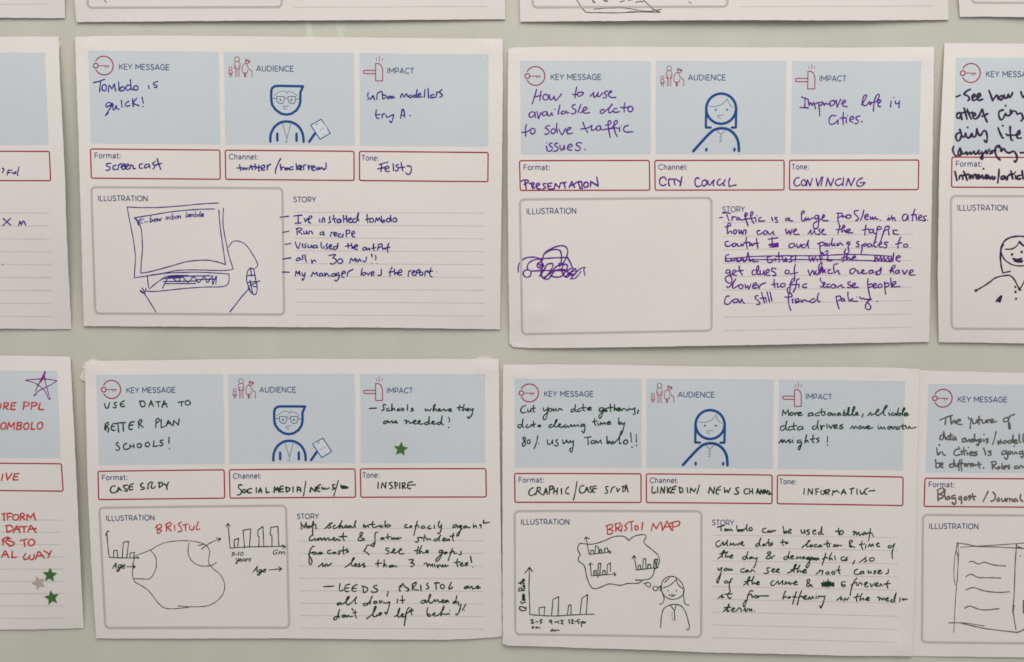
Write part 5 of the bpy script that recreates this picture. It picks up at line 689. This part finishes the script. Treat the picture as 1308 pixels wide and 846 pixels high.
twords(s10, 'g8', 'green', 1.66, '120,150 170,112 165,100! 182,108 205,108! 195,152|265,120 240,138 260,152 285,140 265,120|340,115 312,132 330,152 355,135 340,115|410,50 395,100 415,147|370,105 420,98;635,90 600,105 595,145 630,155 655,148|697,115 665,130 670,150 700,137 707,115! 715,147|765,105 770,140 798,117! 805,140|865,108 835,115 858,135 832,147|880,137 925,107 905,100 888,125 905,147 940,135|1015,90 1012,135 985,147;190,258 200,310|215,240 222,300|270,215 260,260 265,317|235,250 300,245|185,265 340,260|190,280 345,275|195,295 340,290|342,255 310,270 342,302|230,260 240,310|290,255 290,305|320,262 325,300;480,245 440,250 435,280 450,305 480,302 475,282 442,288;625,200 590,240 560,320 540,415|555,285 618,250 622,292|640,292 660,257! 682,262! 688,288|718,287 757,262 740,250 720,275 735,307 765,302|790,265 805,307! 842,265|848,292 887,267 870,255 855,280 870,302 895,295|908,300 920,268! 940,300|1015,230 995,270 1010,327|960,275 1040,265;375,475 430,430! 425,472 450,452|o 455,405,5|460,482 480,445! 497,472 525,440;640,395 620,440 625,487|590,440 660,425|690,390 670,430 665,477! 698,447 708,472|728,467 777,450 765,435 740,455 750,477 782,472;880,435 905,440 900,477! 925,445 940,472! 960,445! 970,472|983,467 1017,450 1005,440 985,455 995,482 1020,482|1065,465 1042,480 1055,495 1082,485 1112,385! 1087,450 1097,492|1160,445 1155,492|1190,450 1195,472 1218,455! 1230,468 1250,457')


# ============================================================ stickers, tape, painted reflections on the glass
def star(sh, cx, cy, R, rot, m, label, group):
    V = []; F = []; n = 10; pts = []
    for k in range(10):
        r = R if k % 2 == 0 else R*0.47; a = math.radians(rot+36*k)
        pts.append((cx+r*math.sin(a), cy-r*math.cos(a)))
    off = Vector(P(cx, cy, 0))
    def q(x, y, up): return tuple(Vector(P(x, y, sh.h(x, y)+up))-off)
    for x, y in pts: V.append(q(x, y, 0.00018))
    for x, y in pts: V.append(q(x, y, 0.00034))
    V.append(q(cx, cy, 0.00038)); c = 20
    for k in range(10):
        j = (k+1) % 10; F.append((k, j, 10+j, 10+k)); F.append((10+k, 10+j, c))
    F.append(tuple(range(9, -1, -1)))
    o = link_mesh('star_sticker', V, F, m); o.location = off; tag(o, label, 'sticker', group)
G = 'small foil star stickers on the worksheets'
star(s9, 512, 573.8, 9.4, -4+10, M['greenstar'], 'green foil star sticker alone on the pale blue impact panel of the schools sheet', G)
star(s8, 63.6, 734.6, 9.6, 4, M['greenstar'], 'green foil star sticker whose tip touches the silver star', G)
star(s8, 49.4, 744.6, 9.2, -22, M['greystar'], 'silver grey foil star sticker at lower left beside two green stars', G)
star(s8, 66, 763.6, 9.6, -10, M['greenstar'], 'green foil star sticker below the silver star, lowest of the three on the red sheet', G)

def tab(poly, label, h=0.9, top=0.5):
    cx = sum(p[0] for p in poly)/len(poly); cy = sum(p[1] for p in poly)/len(poly); off = Vector(P(cx, cy, 0))
    V = [tuple(Vector(P(x, y, 0.0002))-off) for x, y in poly] + [tuple(Vector(P(x, y, (h+random.uniform(-.15, .15))*0.001))-off) for x, y in poly]
    n = len(poly); F = [tuple(range(n-1, -1, -1)), tuple(range(n, 2*n))]
    for k in range(n): j = (k+1) % n; F.append((k, j, n+j, n+k))
    o = link_mesh('tape_tab', V, F, M['tape']); o.location = off; tag(o, label, 'tape', 'torn white tape tabs at sheet corners')
tab([(107.7, 462.7), (104.9, 469.3), (106.4, 470.8), (103.9, 475.4), (101.8, 482.5), (104.5, 486), (108, 487.3), (113, 487.5), (118, 464)], 'largest torn white tape tab, on the upper left corner of the green ink schools sheet')
tab([(112, 464), (112.6, 461.2), (116, 459.6), (119.6, 459.2), (122.4, 460.3), (126, 461), (126, 466)], 'tiny torn tape tab on the top edge of the schools sheet beside the largest tab', .8)
tab([(608, 463), (608.6, 457.4), (611, 455.2), (616, 454.6), (622, 455), (626, 456.6), (630, 458.2), (631, 463)], 'torn white tape tab on the top edge of the schools sheet near its right corner', .8)
tab([(72, 50), (75.3, 51.6), (76.6, 53.4), (78, 56), (77.4, 59.5), (76, 63), (72, 64)], 'small torn tape tab on the corner of the sheet with blue letters Ful', .8)

def reflection_patch(poly, label):  # thin pale patch painted as a streak of reflected light on the pane
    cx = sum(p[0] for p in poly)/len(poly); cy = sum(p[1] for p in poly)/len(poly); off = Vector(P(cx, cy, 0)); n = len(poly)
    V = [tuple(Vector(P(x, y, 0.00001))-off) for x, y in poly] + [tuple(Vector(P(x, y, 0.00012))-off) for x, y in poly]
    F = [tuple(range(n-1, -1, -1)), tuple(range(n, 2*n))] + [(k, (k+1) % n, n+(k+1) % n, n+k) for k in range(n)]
    o = link_mesh('painted_reflection', V, F, M['reflection']); o.location = off; tag(o, label, 'mark', 'pale painted reflections on the glass')
reflection_patch([(389, 20), (398.6, 20), (399, 28), (397.6, 36), (399.6, 42), (400.6, 55), (391, 55), (390.6, 44), (392, 38), (390, 31)], 'pale vertical painted reflection on the green glass above the blue ink sheet')

reflection_patch([(428, 20), (434, 22), (441, 20), (442, 34), (438, 40), (440, 54), (430, 54), (431, 42), (429, 36)], 'faint pale painted reflection on the green glass, shorter and right beside the vertical one')
